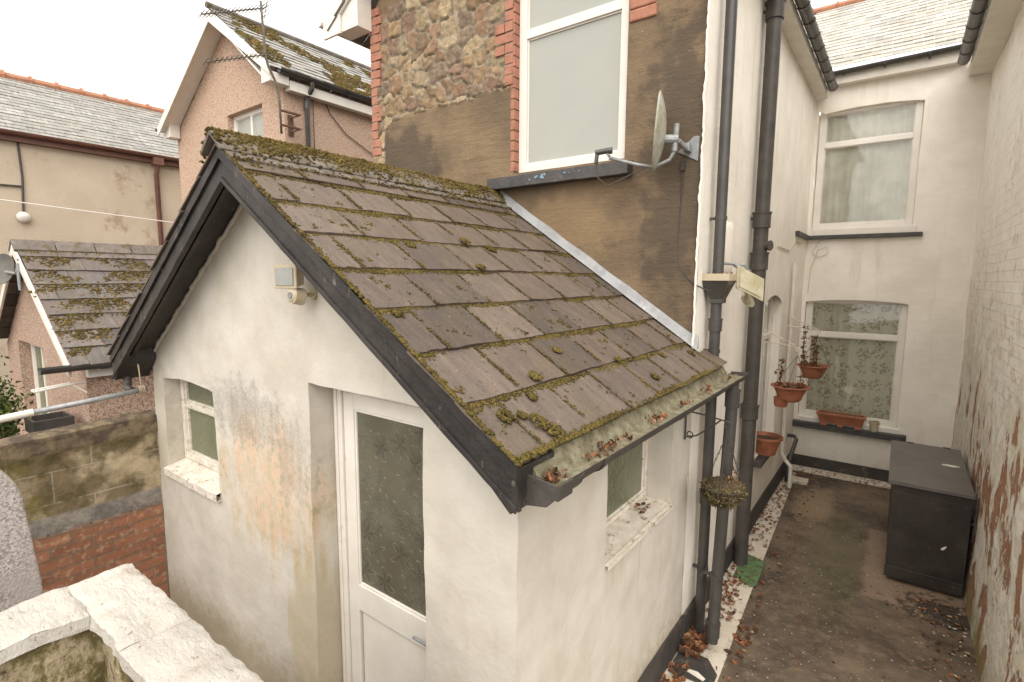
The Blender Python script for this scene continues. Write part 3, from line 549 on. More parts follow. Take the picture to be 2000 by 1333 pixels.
for (y, s, R) in [(1.66, 2.42, .038), (1.80, 2.50, .045), (1.83, 2.57, .04), (1.92, 2.36, .022), (1.75, 2.44, .018), (2.05, 2.26, .03), (2.45, 2.12, .022), (3.55, 2.35, .028), (4.0, 2.42, .03), (2.9, 2.3, .02), (3.1, 2.5, .025), (2.2, 1.05, .03), (2.75, .98, .04), (3.0, 1.02, .045), (2.6, 1.3, .03), (1.62, 1.70, .03)]:
    for k in range(55): a = rnd.uniform(0, 6.28); q = R*math.sqrt(rnd.random()); fr = (s/ex) % 1; pts.append(RP(y+q*math.cos(a), min(s+q*math.sin(a), SLEN-.01), .012+.024*fr+.3*(R-q))); rad.append(rnd.uniform(.006, .012))
mo = moss_blobs(pts, rad, BASE[EX], roof, 'moss', nR); mo['kind'] = 'stuff'
# ridge: angled stone tiles with a thick moss rug
rg = MB(); y = YV-.03; k = 0
while y < YE-.02:
    y1 = min(y+.44, YE-.005); prof = [(-.13, -.07), (-.12, -.055), (-.03, .04), (0, .055), (.03, .04), (.12, -.055), (.13, -.07), (.12, -.08), (.0, .025), (-.12, -.08)]
    dz = .004*(k % 2)+rnd.uniform(-.003, .003); rg.prism([(RX+a, RZ+.025+b+dz) for a, b in prof], y+.003, y1-.003, 'y'); y = y1; k += 1
rt = rg.build('ridge_tiles', MT['ridge'], EX, bevel=.004)
fl = MB(); fl.hexa([(RX+.10, YV, RZ-.06), (RX+.18, YV, RZ-.113), (RX+.18, YE, RZ-.113), (RX+.10, YE, RZ-.06), (RX+.10, YV, RZ-.035), (RX+.185, YV, RZ-.090), (RX+.185, YE, RZ-.090), (RX+.10, YE, RZ-.035)]); fl.build('ridge_bedding', MT['ridge'], EX)
pts, rad = [], []
for _ in range(9000):
    y = rnd.uniform(YV-.03, YE-.02); t = rnd.gauss(.0, .055); gq = gate(y, t*3, 3.1)
    if gq < rnd.uniform(-.9, .0): continue
    pts.append((RX+t, y, RZ+.088-abs(t)*1.0+rnd.uniform(-.004, .006)+.02*max(0, gq))); rad.append(rnd.uniform(.006, .014))
for _ in range(1300):
    y = rnd.uniform(YV, YE); pts.append((RX+.175+rnd.gauss(0, .012), y, RZ-.098+rnd.gauss(0, .008))); rad.append(rnd.uniform(.004, .009))
mo = moss_blobs(pts, rad, BASE[EX], rt, 'moss', (0, 0, 1), 'rmoss', 8, sq=.75); mo['kind'] = 'stuff'
# barge boards and soffits
def slope_board(side, off_in, h0, h1, y0, y1, x_end, drop=0, n=28, wob=.003):
    """board following the verge: top h0 below the roof line, bottom h1 below"""
    mb = MB(); xs = [abs(x_end)*i/n for i in range(n+1)]; vs_ = []
    for t in xs:
        x = RX + side*t; zt = RZ - SL*t; j = wob*noise.noise(Vector((t*6, h0, side)))
        vs_ += [(x, y0, zt-h1+j), (x, y1, zt-h1+j), (x, y1, zt-h0), (x, y0, zt-h0+j)]
    fs = [(i*4+a, (i+1)*4+a, (i+1)*4+(a+1) % 4, i*4+(a+1) % 4) for i in range(n) for a in range(4)] + [(0, 1, 2, 3), (n*4+3, n*4+2, n*4+1, n*4)]
    if side > 0: fs = [tuple(reversed(q)) for q in fs]
    return mb.add(vs_, fs)
for sd_ in (1, -1):
    b = slope_board(sd_, 0, .012, .20, 1.535, 1.56, 2.175); b2 = slope_board(sd_, 0, .012, .075, 1.517, 1.535, 2.18); b3 = slope_board(sd_, 0, .178, .207, 1.522, 1.535, 2.17)
    b.add(b2.V, b2.F); b.add(b3.V, b3.F); b.wobble(.003, 8)
    b.build('barge_board', MT['black'], EX, bevel=.002)
    q = slope_board(sd_, 0, .08, .10, 1.56, YF-.002, 2.14); q2 = slope_board(sd_, 0, .10, .15, 1.60, 1.63, 2.12); q.add(q2.V, q2.F); q.build('soffit', MT['black'], EX)
    e_ = RX+sd_*2.14; eb = MB(); eb.prism([(e_, -.90), (e_+sd_*.03, -.88), (e_+sd_*.04, -.71), (e_, -.69), (e_-sd_*.2, -.56), (e_-sd_*.2, -.72)][::sd_], 1.53, YF-.004, 'y'); eb.build('eave_box', MT['black'], EX, bevel=.004)
# rough mortar bead between gable wall and soffit
mbd = MB()
for sd_ in (-1, 1):
    pp = [(RX+sd_*t, YF-.008+.012*noise.noise(Vector((t*9, 1, sd_))), RZ-SL*t-.115+.016*noise.noise(Vector((t*14, 4, sd_)))) for t in [i*.03 for i in range(2, 68)]]
    mbd.tube(pp, [.017+.012*noise.noise(Vector((q[0]*22, 0, 7))) for q in pp], 6)
mbd.build('mortar_bead', MT['ext'], EX, smooth=True)
# eaves: fascia, gutter, silt, leaves
fa = MB(); fa.box(XS+.004, XS+.13, YF+.002, YE+.2, -.835, -.76); fa.build('fascia', MT['white'], EX, bevel=.004)
GX, GZ = -1.045, -.775
gt = MB(); half_gutter(gt, (GX, 1.60, GZ), (GX, 4.62, GZ-.01), .066, (1, 0, 0)); 
for yy in (2.0, 3.05, 3.85, 4.45): half_gutter(gt, (GX, yy, GZ-.0), (GX, yy+.035, GZ-.0), .073, (1, 0, 0))
half_gutter(gt, (GX, 1.66, GZ), (GX, 1.80, GZ), .078, (1, 0, 0)); gt.prism([(GX-.066, GZ+.002), (GX+.075, GZ+.008), (GX+.05, GZ-.05), (GX, GZ-.072), (GX-.05, GZ-.05)], 4.615, 4.625, 'y')
gut = gt.build('gutter', MT['iron'], EX, smooth=True, flat_angle=40)
se = MB(); se.prism([(GX-.13, GZ+.035), (GX+.078, GZ+.01), (GX+.07, GZ-.045), (GX+.03, GZ-.085), (GX-.06, GZ-.10), (GX-.13, GZ-.13)], 1.592, 1.60, 'y'); se.hexa([(GX+.07, 1.592, GZ-.05), (GX+.082, 1.592, GZ-.05), (GX+.082, 1.70, GZ-.05), (GX+.07, 1.70, GZ-.05), (GX+.074, 1.592, GZ+.012), (GX+.086, 1.592, GZ+.012), (GX+.086, 1.70, GZ+.012), (GX+.074, 1.70, GZ+.012)])
se.build('gutter_stop_end', MT['iron'], EX, bevel=.003)
si = MB(); si.grid(lambda u, v: (u, v, GZ-.016+.010*noise.noise(Vector((u*30, v*14, 0)))+.012*noise.noise(Vector((u*5, v*3, 4)))), lin(GX-.06, GX+.058, .012), lin(1.62, 4.6, .025)); si.build('gutter_silt', MT['silt'], EX, smooth=True)
bk = MB(); bk.hexa([(GX-.115, 1.63, GZ-.03), (GX-.012, 1.63, GZ-.03), (GX-.012, 4.4, GZ-.03), (GX-.115, 4.4, GZ-.03), (GX-.115, 1.63, GZ+.085), (GX-.070, 1.63, GZ+.065), (GX-.070, 4.4, GZ+.065), (GX-.115, 4.4, GZ+.085)]); bk.wobble(.004, 12); bk.build('eaves_mortar', MT['silt'], EX)
pts, sc = [], []
for (y0, n_, sp) in [(1.68, 45, .05), (2.1, 40, .06), (2.3, 18, .07), (2.75, 30, .09), (3.25, 12, .05), (3.75, 24, .05), (4.3, 8, .1)]:
    for _ in range(n_): pts.append((GX+rnd.gauss(0, .022), y0+rnd.gauss(0, sp), GZ-.015+rnd.uniform(0, .035))); sc.append(rnd.uniform(.008, .02))
lv = scatter('leaves', MT['leaf'], pts, BASE[gut], LEAF[0], LEAF[1], sc, None, 'full', seed=4, smooth=False); lv.parent = gut; lv.location = (0, 0, 0); lv['kind'] = 'stuff'
# lead flashing up the house wall
fs_ = MB(); tl = [i*.12 for i in range(0, 19)]
for i in range(len(tl)-1):
    a, b = .02+tl[i], .02+tl[i+1]
    if b > 2.02: b = 2.02
    if a >= 2.02: break
    za, zb = RZ-SL*a, RZ-SL*b; j = .003*noise.noise(Vector((a*7, 0, 0)))
    fs_.hexa([(RX+a, YE-.055+j, za+.03), (RX+b, YE-.055+j, zb+.03), (RX+b, YE-.005, zb+.04), (RX+a, YE-.005, za+.04), (RX+a, YE-.035+j, za+.05), (RX+b, YE-.035+j, zb+.05), (RX+b, YE-.004, zb+.135), (RX+a, YE-.004, za+.135)])
fs_.build('flashing', MT['lead'], EX)
pl = MB(); pl.box(XS, XS+.018, YF-.01, YB, ZG, ZG+.27); pl.build('plinth', MT['plinth'], EX, bevel=.006)
# ================================================================ the house: rear wing and main range
HO = thing('house', 'tall white painted house whose rear wing shows rubble stone, brick quoins and brown render', 'house', (-3.2, 6, ZG))
BX0, BX1 = -5.16, XS
# rubble cells
pts2 = []
g2 = random.Random(3); zc = 1.2
while zc < 4.9:
    rh = g2.uniform(.10, .24); x = BX0-.1
    while x < -2.9:
        ww = g2.uniform(.09, .34); pts2.append((x+ww/2, zc+g2.uniform(-.05, .05), g2.random(), g2.uniform(.8, 1.3))); x += ww
    zc += rh
PA = np.array(pts2)
pal = [(.27, .19, .12), (.30, .215, .135), (.235, .17, .115), (.32, .25, .165), (.25, .17, .125), (.21, .16, .12), (.34, .27, .185), (.28, .185, .125)]
def edge_z(x): return 1.80 + .05*noise.noise(Vector((x*2.2, 0, 5))) + .03*noise.noise(Vector((x*9, 2, 5))) - .02*(x+4) - (.42 if x < -4.95 else 0) - max(0, -(x+4.55))*.35
rw = MB(); xs = lin(BX0, BX1, .0165, (-3.09, -1.94)); zs = lin(-.8, 3.0, .0165, (1.0, 2.94)); cols = []
def rearp(x, z):
    stone = z > edge_z(x) and x < -3.05
    if stone:
        qx = x+.022*noise.noise(Vector((x*9, z*9, 0)))+.008*noise.noise(Vector((x*30, z*30, 0))); qz = z+.02*noise.noise(Vector((x*9, z*9, 7)))+.008*noise.noise(Vector((x*30, z*30, 7)))
        dx = np.abs(PA[:, 0]-qx); dz = np.abs(PA[:, 1]-qz)*1.3; D = .55*np.maximum(dx, dz)+.45*np.sqrt(dx*dx+dz*dz); D = D/PA[:, 3]; k = np.argpartition(D, 2)[:3]; k = k[np.argsort(D[k])]; e = float(D[k[1]]-D[k[0]])
        t = min(1., max(0., (e-.010)/.014)); cid = PA[k[0], 2]; c = pal[int(cid*7.99)]; sh = .85+.35*((cid*37) % 1)
        mort = (.30, .265, .21); col = [mort[i]*(1-t)+c[i]*sh*t for i in range(3)]
        tilt = .012*((cid*91) % 1-.5)*8*(qx-PA[k[0], 0]) + .3*((cid*53) % 1-.5)*(qz-PA[k[0], 1])
        hgt = -.012+.024*t**.5*(.5+.8*((cid*17) % 1)) + tilt*t*.9 + (.011*noise.noise(Vector((x*16, z*16, 1)))+.005*noise.noise(Vector((x*40, z*40, 4))))*t
        return hgt, (*col, 0.)
    return .006*noise.noise(Vector((x*3, z*3, 2)))+.012, (0, 0, 0, 1.)
P = []
for z in zs:
    for x in xs:
        h, c = rearp(x, z); P.append((x, YB-.004-h, z)); cols.append(c)
nu = len(xs); hole = lambda a, b: -3.09 < a < -1.94 and 1.0 < b < 2.94
F = [(j*nu+i, j*nu+i+1, (j+1)*nu+i+1, (j+1)*nu+i) for j in range(len(zs)-1) for i in range(nu-1) if not hole((xs[i]+xs[i+1])/2, (zs[j]+zs[j+1])/2)]
rw.add(P, F)
def addp(mb, cols, vs_, fs): mb.add(vs_, fs); cols += [(0, 0, 0, 1.)]*len(vs_)
gz = 4.75
addp(rw, cols, [(BX0, YB, 3.0), (BX1, YB, 3.0), ((BX0+BX1)/2, YB, gz)], [(0, 1, 2)])                        # gable above the frame
addp(rw, cols, [(BX0, YB+.1, ZG), (BX0, YH, ZG), (BX0, YH, 3.0), (BX0, YB+.1, 3.0)], [(0, 1, 2, 3)])
addp(rw, cols, [(BX0, YB, -.8), (BX0, YB+.1, -.8), (BX0, YB+.1, 3.0), (BX0, YB, 3.0)], [(0, 1, 2, 3)])
addp(rw, cols, [(BX0, YB, ZG), (BX1, YB, ZG), (BX1, YB, -.8), (BX0, YB, -.8)], [(0, 1, 2, 3)])
for (x, s_) in ((-3.09, 1), (-1.94, -1)): addp(rw, cols, [(x, YB-.02, 1.0), (x, YB+.14, 1.0), (x, YB+.14, 2.94), (x, YB-.02, 2.94)], [(0, 1, 2, 3)])
addp(rw, cols, [(-3.09, YB-.02, 2.94), (-1.94, YB-.02, 2.94), (-1.94, YB+.14, 2.94), (-3.09, YB+.14, 2.94)], [(0, 1, 2, 3)])
rw.col = cols; rw.build('rubble_wall', MT['rear'], HO, smooth=True, flat_angle=70, label='rubble stone wall half covered in brown render')
# brick quoins as bricks
qb = MB()
def brick(x0, x1, z, h=.090, y0=YB-.026):
    j = rnd.uniform(-.004, .004); qb.box(x0+.004+j, x1-.004, y0-rnd.uniform(0, .006), YB+.05, z+.004, z+h-.004)
z = 1.42; k = 0
while z < 3.0:
    wq = (.155 if (k//2) % 2 == 0 else .1) if z < 2.35 else (.19 if k % 2 else .16); brick(BX0-.008, BX0+wq, z); z += .096; k += 1
qb.box(BX0-.002, BX0+.09, YB-.020, YB+.04, 1.42, 3.0, 1); qb.build('brick_quoin', [MT['brick'], MT['mortar']], HO, bevel=.005, label='red brick quoin at the far left corner of the stone wall')
qb = MB(); z = 1.82; k = 0
while z < 3.0:
    if (k//3) % 2:
        if k % 2: brick(-3.32, -3.2, z); brick(-3.2, -3.098, z)
        else: brick(-3.33, -3.098, z)
    else: brick(-3.2, -3.098, z)
    z += .096; k += 1
qb.box(-3.2, -3.10, YB-.019, YB+.04, 1.82, 2.99, 1); qb.build('brick_quoin', [MT['brick'], MT['mortar']], HO, bevel=.005, label='red brick quoin beside the pale window')
qj = MB(); z = 1.02                                        # brick jamb inside the window reveal
while z < 2.6:
    qj.box(-3.13, -3.083, YB-.020, YB+.13, z+.004, z+.089); z += .096
qj.build('brick_jamb', MT['brick'], HO, bevel=.004)
pb = MB()
for (x0, x1, z0) in [(-1.93, -1.69, 2.05), (-1.93, -1.70, 2.147), (-1.93, -1.66, 2.244), (-1.58, -1.33, 2.244), (-1.5, -1.33, 2.16), (-1.64, -1.60, 2.244)]:
    pb.box(x0, x1-.012, YB-.032-rnd.uniform(0, .006), YB+.04, z0, z0+.090)
pb.build('exposed_bricks', MT['brick'], HO, bevel=.012, label='patch of bare red bricks beside the window')
# boarded upper window
wU = window(HO, xf((0, YB+.05, 0), (1, 0, 0), (0, 1, 0)), -3.08, -1.95, 1.0, 2.95, .085, .06, bars=(2.26,), glass='blind', frame='upvc', label='large white framed window with an opaque pale pane')
sl = MB(); sl.grid(lambda u, v: (u, YB-.13+v, .955+v*.1), lin(-3.33, -1.86, .05), lin(0, .2, .05)); sl.grid(lambda u, v: (u, YB-.13, v), lin(-3.33, -1.86, .05), lin(.855, .955, .03)); sl.grid(lambda u, v: (u, YB-.13+v, .855), lin(-3.33, -1.86, .05), lin(0, .14, .07))
for x in (-3.33, -1.86): sl.grid(lambda u, v: (x, YB-.13+u, v+u*.1*(v > .9)), lin(0, .14, .07), lin(.855, .955, .05))
sl.wobble(.005, 9); sl.build('window_sill', MT['sill'], HO, smooth=True, flat_angle=45, label='thick black painted stone sill with blue chips')
for (x, z, s_) in [(-2.75, .915, .022), (-2.68, .91, .03), (-2.66, .93, .02), (-2.82, .90, .012), (-2.45, .92, .014), (-2.4, .915, .01), (-2.3, .92, .008)]:
    n_ = 7; bl = MB(); bl.prism([(x+s_*rnd.uniform(.6, 1.2)*math.cos(k*6.28/n_), z+s_*.8*rnd.uniform(.5, 1.1)*math.sin(k*6.28/n_)) for k in range(n_)], YB-.1375, YB-.128, 'y'); bl.build('paint_chip', MT['blueb'], HO)
# white side wall of the wing, and back wall
SWY0, SWY1, SWZ0, SWZ1 = 6.80, 7.90, -2.18, -.2
sw = MB(); ys = lin(YB-.02, YH, .08, (SWY0, SWY1)); zz = lin(ZG, 2.78, .08, (SWZ0, SWZ1))
sw.grid(lambda u, v: (XS, u, v if abs(v-SWZ1) > 1e-6 or not SWY0 <= u <= SWY1 else v-.1+arch(u, SWY0, SWY1, .1)), ys, zz, lambda u, v: not (SWY0 < u < SWY1 and SWZ0 < v < SWZ1))
reveal(sw, MS, SWY0, SWY1, SWZ0, SWZ1, .16, .08)
sw.grid(lambda u, v: (XS-.010-.012*noise.noise(Vector((1, 2, v*7)))-.008*noise.noise(Vector((1, 2, v*31)))+u if u < .05 else XS, YB-.05, v), [0, .015, .07], lin(-.62, 2.78, .03)); sw.grid(lambda u, v: (XS-.010-.012*noise.noise(Vector((1, 2, v*7)))-.008*noise.noise(Vector((1, 2, v*31))), YB-.05+u, v), [0, .05], lin(-.62, 2.78, .03)); sw.grid(lambda u, v: (XS, u, v), [YB-.05, YB-.02], lin(-.62, 2.78, .05))          # raw edge of the white render
for i in range(len(sw.V)-3*43, len(sw.V)): pass
sw.wobble(.009, 1.3, .004, 6); sw.build('wing_wall', MT['house'], HO, smooth=True, flat_angle=45)
window(HO, xf((XS-.1, 0, 0), (0, 1, 0), (-1, 0, 0)), SWY0, SWY1, SWZ0, SWZ1-.0, .07, .06, bars=(-.75,), glass='glass', curtain='net', label='white window in the wing seen edge on')
so = MB(); so.box(XS, XS+.09, SWY0-.1, SWY1+.08, -2.27, -2.19); so.build('window_sill', MT['sill'], HO, bevel=.008)
so = MB(); so.box(XS-.001, XS+.055, 8.55, YH-.06, .635, .70); so.build('window_sill', MT['sill'], HO, bevel=.006)
bw = MB(); A = (-1.235, .055, .80, 2.60); B = (-1.24, .10, -2.24, -.30)
xs = lin(XS, XR, .07, (A[0], A[1], B[0], B[1])); zz = lin(ZG, 3.05, .07, (A[2], A[3], B[2], B[3]))
def bwf(u, v):
    for (a, b, c, e) in (A, B):
        if abs(v-e) < 1e-6 and a <= u <= b: return (u, YH, v-.05+arch(u, a, b, .045))
    return (u, YH, v)
bw.grid(bwf, xs, zz, lambda u, v: not any(a < u < b and c < v < e for a, b, c, e in (A, B)))
MBk = xf((0, YH, 0), (1, 0, 0), (0, 1, 0))
for (a, b, c, e) in (A, B):
    ysr = lin(0, .13, .06); bw.grid(lambda u, v: (a, YH+u, v), ysr, lin(c, e-.05, .08)); bw.grid(lambda u, v: (b, YH+u, v), ysr, lin(c, e-.05, .08)); bw.grid(lambda u, v: (u, YH+v, e-.05+arch(u, a, b, .045)), [q for q in xs if a <= q <= b], ysr); bw.grid(lambda u, v: (u, YH+v, c), [a, b], ysr)
bw.wobble(.009, 1.3, .004, 6); bw.build('rear_wall', MT['house'], HO, smooth=True, flat_angle=45)
Mw = xf((0, YH+.07, 0), (1, 0, 0), (0, 1, 0))
window(HO, Mw, A[0]+.004, A[1]-.004, A[2]+.0, A[3]+.03, .085, .06, bars=(2.09,), curtain='net', label='upper white window with net curtains and reflections')
window(HO, Mw, B[0]+.004, B[1]-.004, B[2]+.0, B[3]+.03, .085, .06, bars=(-.87,), curtain='floral', label='lower white window with floral net curtain')
so = MB(); so.box(-1.29, .18, YH-.07, YH+.05, .64, .70); so.box(-1.2, .1, YH-.03, YH+.08, .70, .80); so.I[6:] = [1]*6; so.build('window_sill', [MT['sill'], MT['upvc']], HO, bevel=.006)
so = MB(); so.box(-1.29, .22, YH-.13, YH+.05, -2.40, -2.31); so.box(-1.2, .14, YH-.04, YH+.08, -2.31, -2.24); so.I[6:] = [1]*6; so.build('window_sill', [MT['sill'], MT['upvc']], HO, bevel=.006)
pl = MB(); pl.box(XS, XS+.02, YB+.004, YH, ZG, ZG+.26); pl.box(XS+.02, XR, YH-.022, YH, ZG, ZG+.2); pl.build('plinth', MT['plinth'], HO, bevel=.006)
# eaves and roofs of the house
ev = MB(); ev.box(XS+.001, -1.125, 3.93, YH-.12, 2.75, 2.90); ev.box(XS+.02, XR-.26, YH-.14, YH-.002, 2.93, 3.10); ev.build('eaves', MT['white'], HO, bevel=.006)
gt = MB(); half_gutter(gt, (-1.055, 3.9, 2.87), (-1.055, 9.45, 2.87), .062, (1, 0, 0))
for yy in [5.2+.42*i for i in range(11)]: half_gutter(gt, (-1.055, yy, 2.87), (-1.055, yy+.03, 2.87), .071, (1, 0, 0))
half_gutter(gt, (-1.1, YH-.2, 3.09), (.45, YH-.2, 3.12), .055, (0, -1, 0))
for xx in (-.95, -.45, .05): half_gutter(gt, (xx, YH-.2, 3.09), (xx+.03, YH-.2, 3.09), .063, (0, -1, 0))
gt.build('gutter', MT['plastic'], HO, smooth=True, flat_angle=40)
rb = MB(); slates(rb, (-1.7, 12.0, 5.06), (1, 0, 0), (0, -2.44, -1.88), 3.2, 3.08, .155, .24, .008, .012, 1, 11, .003)
rb.build('roof', MT['slate_sheen'], HO)  # bright sheen of the main range roof is painted into these slates
rb = MB(); slates(rb, (-3.22, 3.9, 4.55), (0, 1, 0), (2.13, 0, -1.58), 6.5, 2.66, .2, .25, .008, .012, 1, 12); slates(rb, (-3.22, 3.9, 4.55), (0, 1, 0), (-2.4, 0, -1.7), 5.8, 2.94, .2, .25, .008, .012, 1, 13); rb.build('roof', MT['slate_far'], HO)
cr = MB(); cr.tube([(-1.9, 12.0, 5.09), (1.7, 12.0, 5.09)], .06, 8)
for i in range(9): cr.tube([(-1.8+.42*i, 12, 5.1), (-1.77+.42*i, 12, 5.1)], .075, 8)
cr.build('ridge_tiles', MT['clay'], HO)
bg_ = MB(); th_ = 1.7/2.4
bg_.prism([(-5.72, 2.78), (-5.72, 2.96), (-3.22, 4.73), (-3.22, 4.52), (-5.40, 2.98), (-5.40, 2.78)], 3.93, 3.96, 'y'); bg_.prism([(-.95, 2.8), (-.95, 2.96), (-3.22, 4.73), (-3.22, 4.55)][::-1], 3.93, 3.96, 'y')
bg_.prism([(-5.5, 2.80), (-5.5, 2.95), (-5.12, 3.15), (-5.12, 2.80)][::-1], 3.962, YB-.03, 'y'); bg_.hexa([(-5.66, 3.96, 2.9), (-5.6, 3.96, 2.86), (-5.6, YB, 2.86), (-5.66, YB, 2.9), (-3.22, 3.96, 4.56), (-3.16, 3.96, 4.5), (-3.16, YB, 4.5), (-3.22, YB, 4.56)])
bg_.build('barge_board', MT['upvc'], HO, bevel=.006)
gg = MB(); half_gutter(gg, (-5.76, 3.9, 2.98), (-5.76, 9, 2.98), .055, (-1, 0, 0)); gg.build('gutter', MT['upvc'], HO)
# ================================================================ neighbour on the right
NR = thing('neighbour_house', 'neighbouring house wall of white painted brick with peeling red patches', 'house', (XR, 4, ZG))
nw = MB(); nw.grid(lambda u, v: (XR, u, v), lin(3.6, YH+.3, .06), lin(ZG, 2.95, .06)); nw.wobble(.02, 1.1, .009, 5)
for i, v in enumerate(nw.V):                     # battered, bulging foot
    t = max(0., (-2.0-v[2])/1.1); nw.V[i] = (v[0]-.03*t*t, v[1], v[2])
nw.build('brick_wall', MT['peel'], NR, smooth=True)
nb = MB(); nb.box(XR+.06, XR+4, 3.6, YH+.2, ZG, 2.9); nb.build('side_walls', MT['house'], NR)
ne = MB(); ne.box(.50, XR+.01, 3.4, YH-.02, 2.75, 2.90); ne.build('eaves', MT['white'], NR, bevel=.008)
gt = MB(); half_gutter(gt, (.425, 3.4, 2.88), (.425, 9.35, 2.88), .066, (-1, 0, 0))
for i in range(13): half_gutter(gt, (.425, 3.9+.42*i, 2.88), (.425, 3.93+.42*i, 2.88), .075, (-1, 0, 0))
gt.build('gutter', MT['plastic'], NR, smooth=True, flat_angle=40)
rb = MB(); slates(rb, (2.6, 3.4, 4.5), (0, 1, 0), (-2.13, 0, -1.58), 6.1, 2.66, .2, .25, .008, .012, 1, 14); rb.build('roof', MT['slate_far'], NR)
fk = []; fs2 = []                                 # curled flakes of paint
for _ in range(900):
    z = ZG+.25+abs(rnd.gauss(0, 1.3)); y = rnd.uniform(3.5, 9.4)
    if z > 1.4 or noise.noise(Vector((y*1.3, z*1.1, 9))) < -.02: continue
    fk.append((XR-.012, y, z)); fs2.append([rnd.uniform(.008, .03), rnd.uniform(.006, .022), .012])
MT['flake'] = simple('paint_flake', (.70, .64, .54), (.56, .47, .34), 8, .7, .001, 30)
fo = scatter('paint_flakes', MT['flake'], fk, BASE[NR], LEAF[0], LEAF[1], fs2, NR, True, normal=(-1, 0, 0), jit=.15, seed=6, smooth=False); fo['kind'] = 'stuff'
# ================================================================ pipes
def pipe(name, label, pts, rad, collars, mat='plastic', clips=(), loc=None, extra=None):
    pts = [Vector(p) for p in pts]; t = thing(name, label, 'drainpipe', tuple(pts[-1]))
    MB().tube(pts, rad, 18).build('pipe', MT[mat], t, smooth=True, flat_angle=40)
    for (x, y, z, h) in collars:
        b = MB(); b.tube([(x, y, z), (x, y, z+h)], rad*1.22, 18); b.tube([(x, y, z+h-.012), (x, y, z+h+.006)], rad*1.32, 18); b.build('collar', MT[mat], t, smooth=True, flat_angle=40)
    for (x, y, z) in clips:
        b = MB(); b.tube([(x, y, z), (x, y, z+.03)], rad*1.12, 18); b.box(x-rad-.06, x-rad*.6, y-.012, y+.012, z+.004, z+.026); b.tube([(x-rad-.055, y-.09, z+.015), (x-rad-.055, y+.09, z+.015)], .008, 6); b.build('bracket', MT[mat], t, smooth=True, flat_angle=40)
    return t
PX, PY = -1.205, 4.42
p1 = pipe('rainwater_pipe', 'slim black rainwater pipe with a hopper head at the corner of the brown wall', [(PX, 4.40, 3.05), (PX, PY, .1), (PX, PY, -.2), (PX, 4.42, ZG+.02)], .043, [(PX, PY, -.42, .1), (PX, PY, -1.9, .1)], 'plastic', [(PX, PY, .47), (PX, PY, -.60), (PX, PY, -2.5)])
hb = MB(); hx, hy = PX+.01, PY
def frus(mb, a, z0, b, z1): mb.hexa([(hx-a, hy-a*1.2, z0), (hx+a, hy-a*1.2, z0), (hx+a, hy+a*1.2, z0), (hx-a, hy+a*1.2, z0), (hx-b, hy-b*1.2, z1), (hx+b, hy-b*1.2, z1), (hx+b, hy+b*1.2, z1), (hx-b, hy+b*1.2, z1)])
frus(hb, .05, -.19, .05, -.155); frus(hb, .05, -.155, .105, -.01); hb.build('hopper', MT['plastic'], p1, bevel=.004)
hr = MB(); a = .112; 
for (x0, x1, y0, y1) in ((-a, a, -a*1.2, -a*1.2+.012), (-a, a, a*1.2-.012, a*1.2), (-a, -a+.012, -a*1.2+.012, a*1.2-.012), (a-.012, a, -a*1.2+.012, a*1.2-.012)): hr.box(hx+x0, hx+x1, hy+y0, hy+y1, -.01, .045)
hr.build('hopper_rim', MT['cream'], p1, bevel=.003)
hl = scatter('leaves', MT['leaf'], [(hx+rnd.gauss(0, .05), hy+rnd.gauss(0, .06), .03+rnd.uniform(0, .02)) for _ in range(30)], BASE[p1], LEAF[0], LEAF[1], [.016]*30, p1, 'full', seed=5, smooth=False); hl['kind'] = 'stuff'
p2 = pipe('soil_pipe', 'thick black cast iron soil pipe with jointed collars and chipped paint', [(-1.19, 5.84, 3.2), (-1.19, 5.84, 2.0), (-1.19, 5.83, .2), (-1.19, 5.82, ZG+.02)], .07, [(-1.19, 5.84, 2.50, .16), (-1.19, 5.83, .52, .15), (-1.19, 5.83, .10, .17), (-1.19, 5.82, -1.45, .14)], 'iron', [(-1.19, 5.84, 2.58), (-1.19, 5.83, .6)])
bx = MB(); bx.tube([(-1.19, 5.83, .34), (-1.10, 5.80, .34)], [.05, .04], 10); bx.tube([(-1.10, 5.80, .34), (-1.085, 5.795, .34)], .052, 10); bx.build('access_cap', MT['iron'], p2, smooth=True, flat_angle=40)
p3 = pipe('rainwater_pipe', 'short black downpipe under the end of the outhouse gutter, beside the hanging moss basket', [(-1.04, 4.42, -.83), (-1.04, 4.42, -1.0), (-1.05, 4.24, ZG+.1)], .047, [(-1.04, 4.42, -1.03, .14), (-1.05, 4.245, -2.95, .12)], 'plastic', [(-1.05, 4.28, -2.45)])
wp = pipe('waste_pipe', 'thin white painted waste pipe running down the corner of the wing', [(-1.25, 8.45, .25), (-1.25, 8.45, -2.55), (-1.2, 8.5, -2.68), (-1.12, 8.45, -2.74), (-1.12, 8.45, ZG+.04)], .028, [(-1.25, 8.45, -.6, .06)], 'white')
wp2 = pipe('waste_pipe', 'short bent black waste pipe in the back corner of the yard', [(-1.29, 9.15, -2.46), (-1.19, 9.15, -2.46), (-1.16, 9.13, -2.5), (-1.2, 8.75, -2.82), (-1.2, 8.72, ZG+.03)], .03, [], 'plastic')
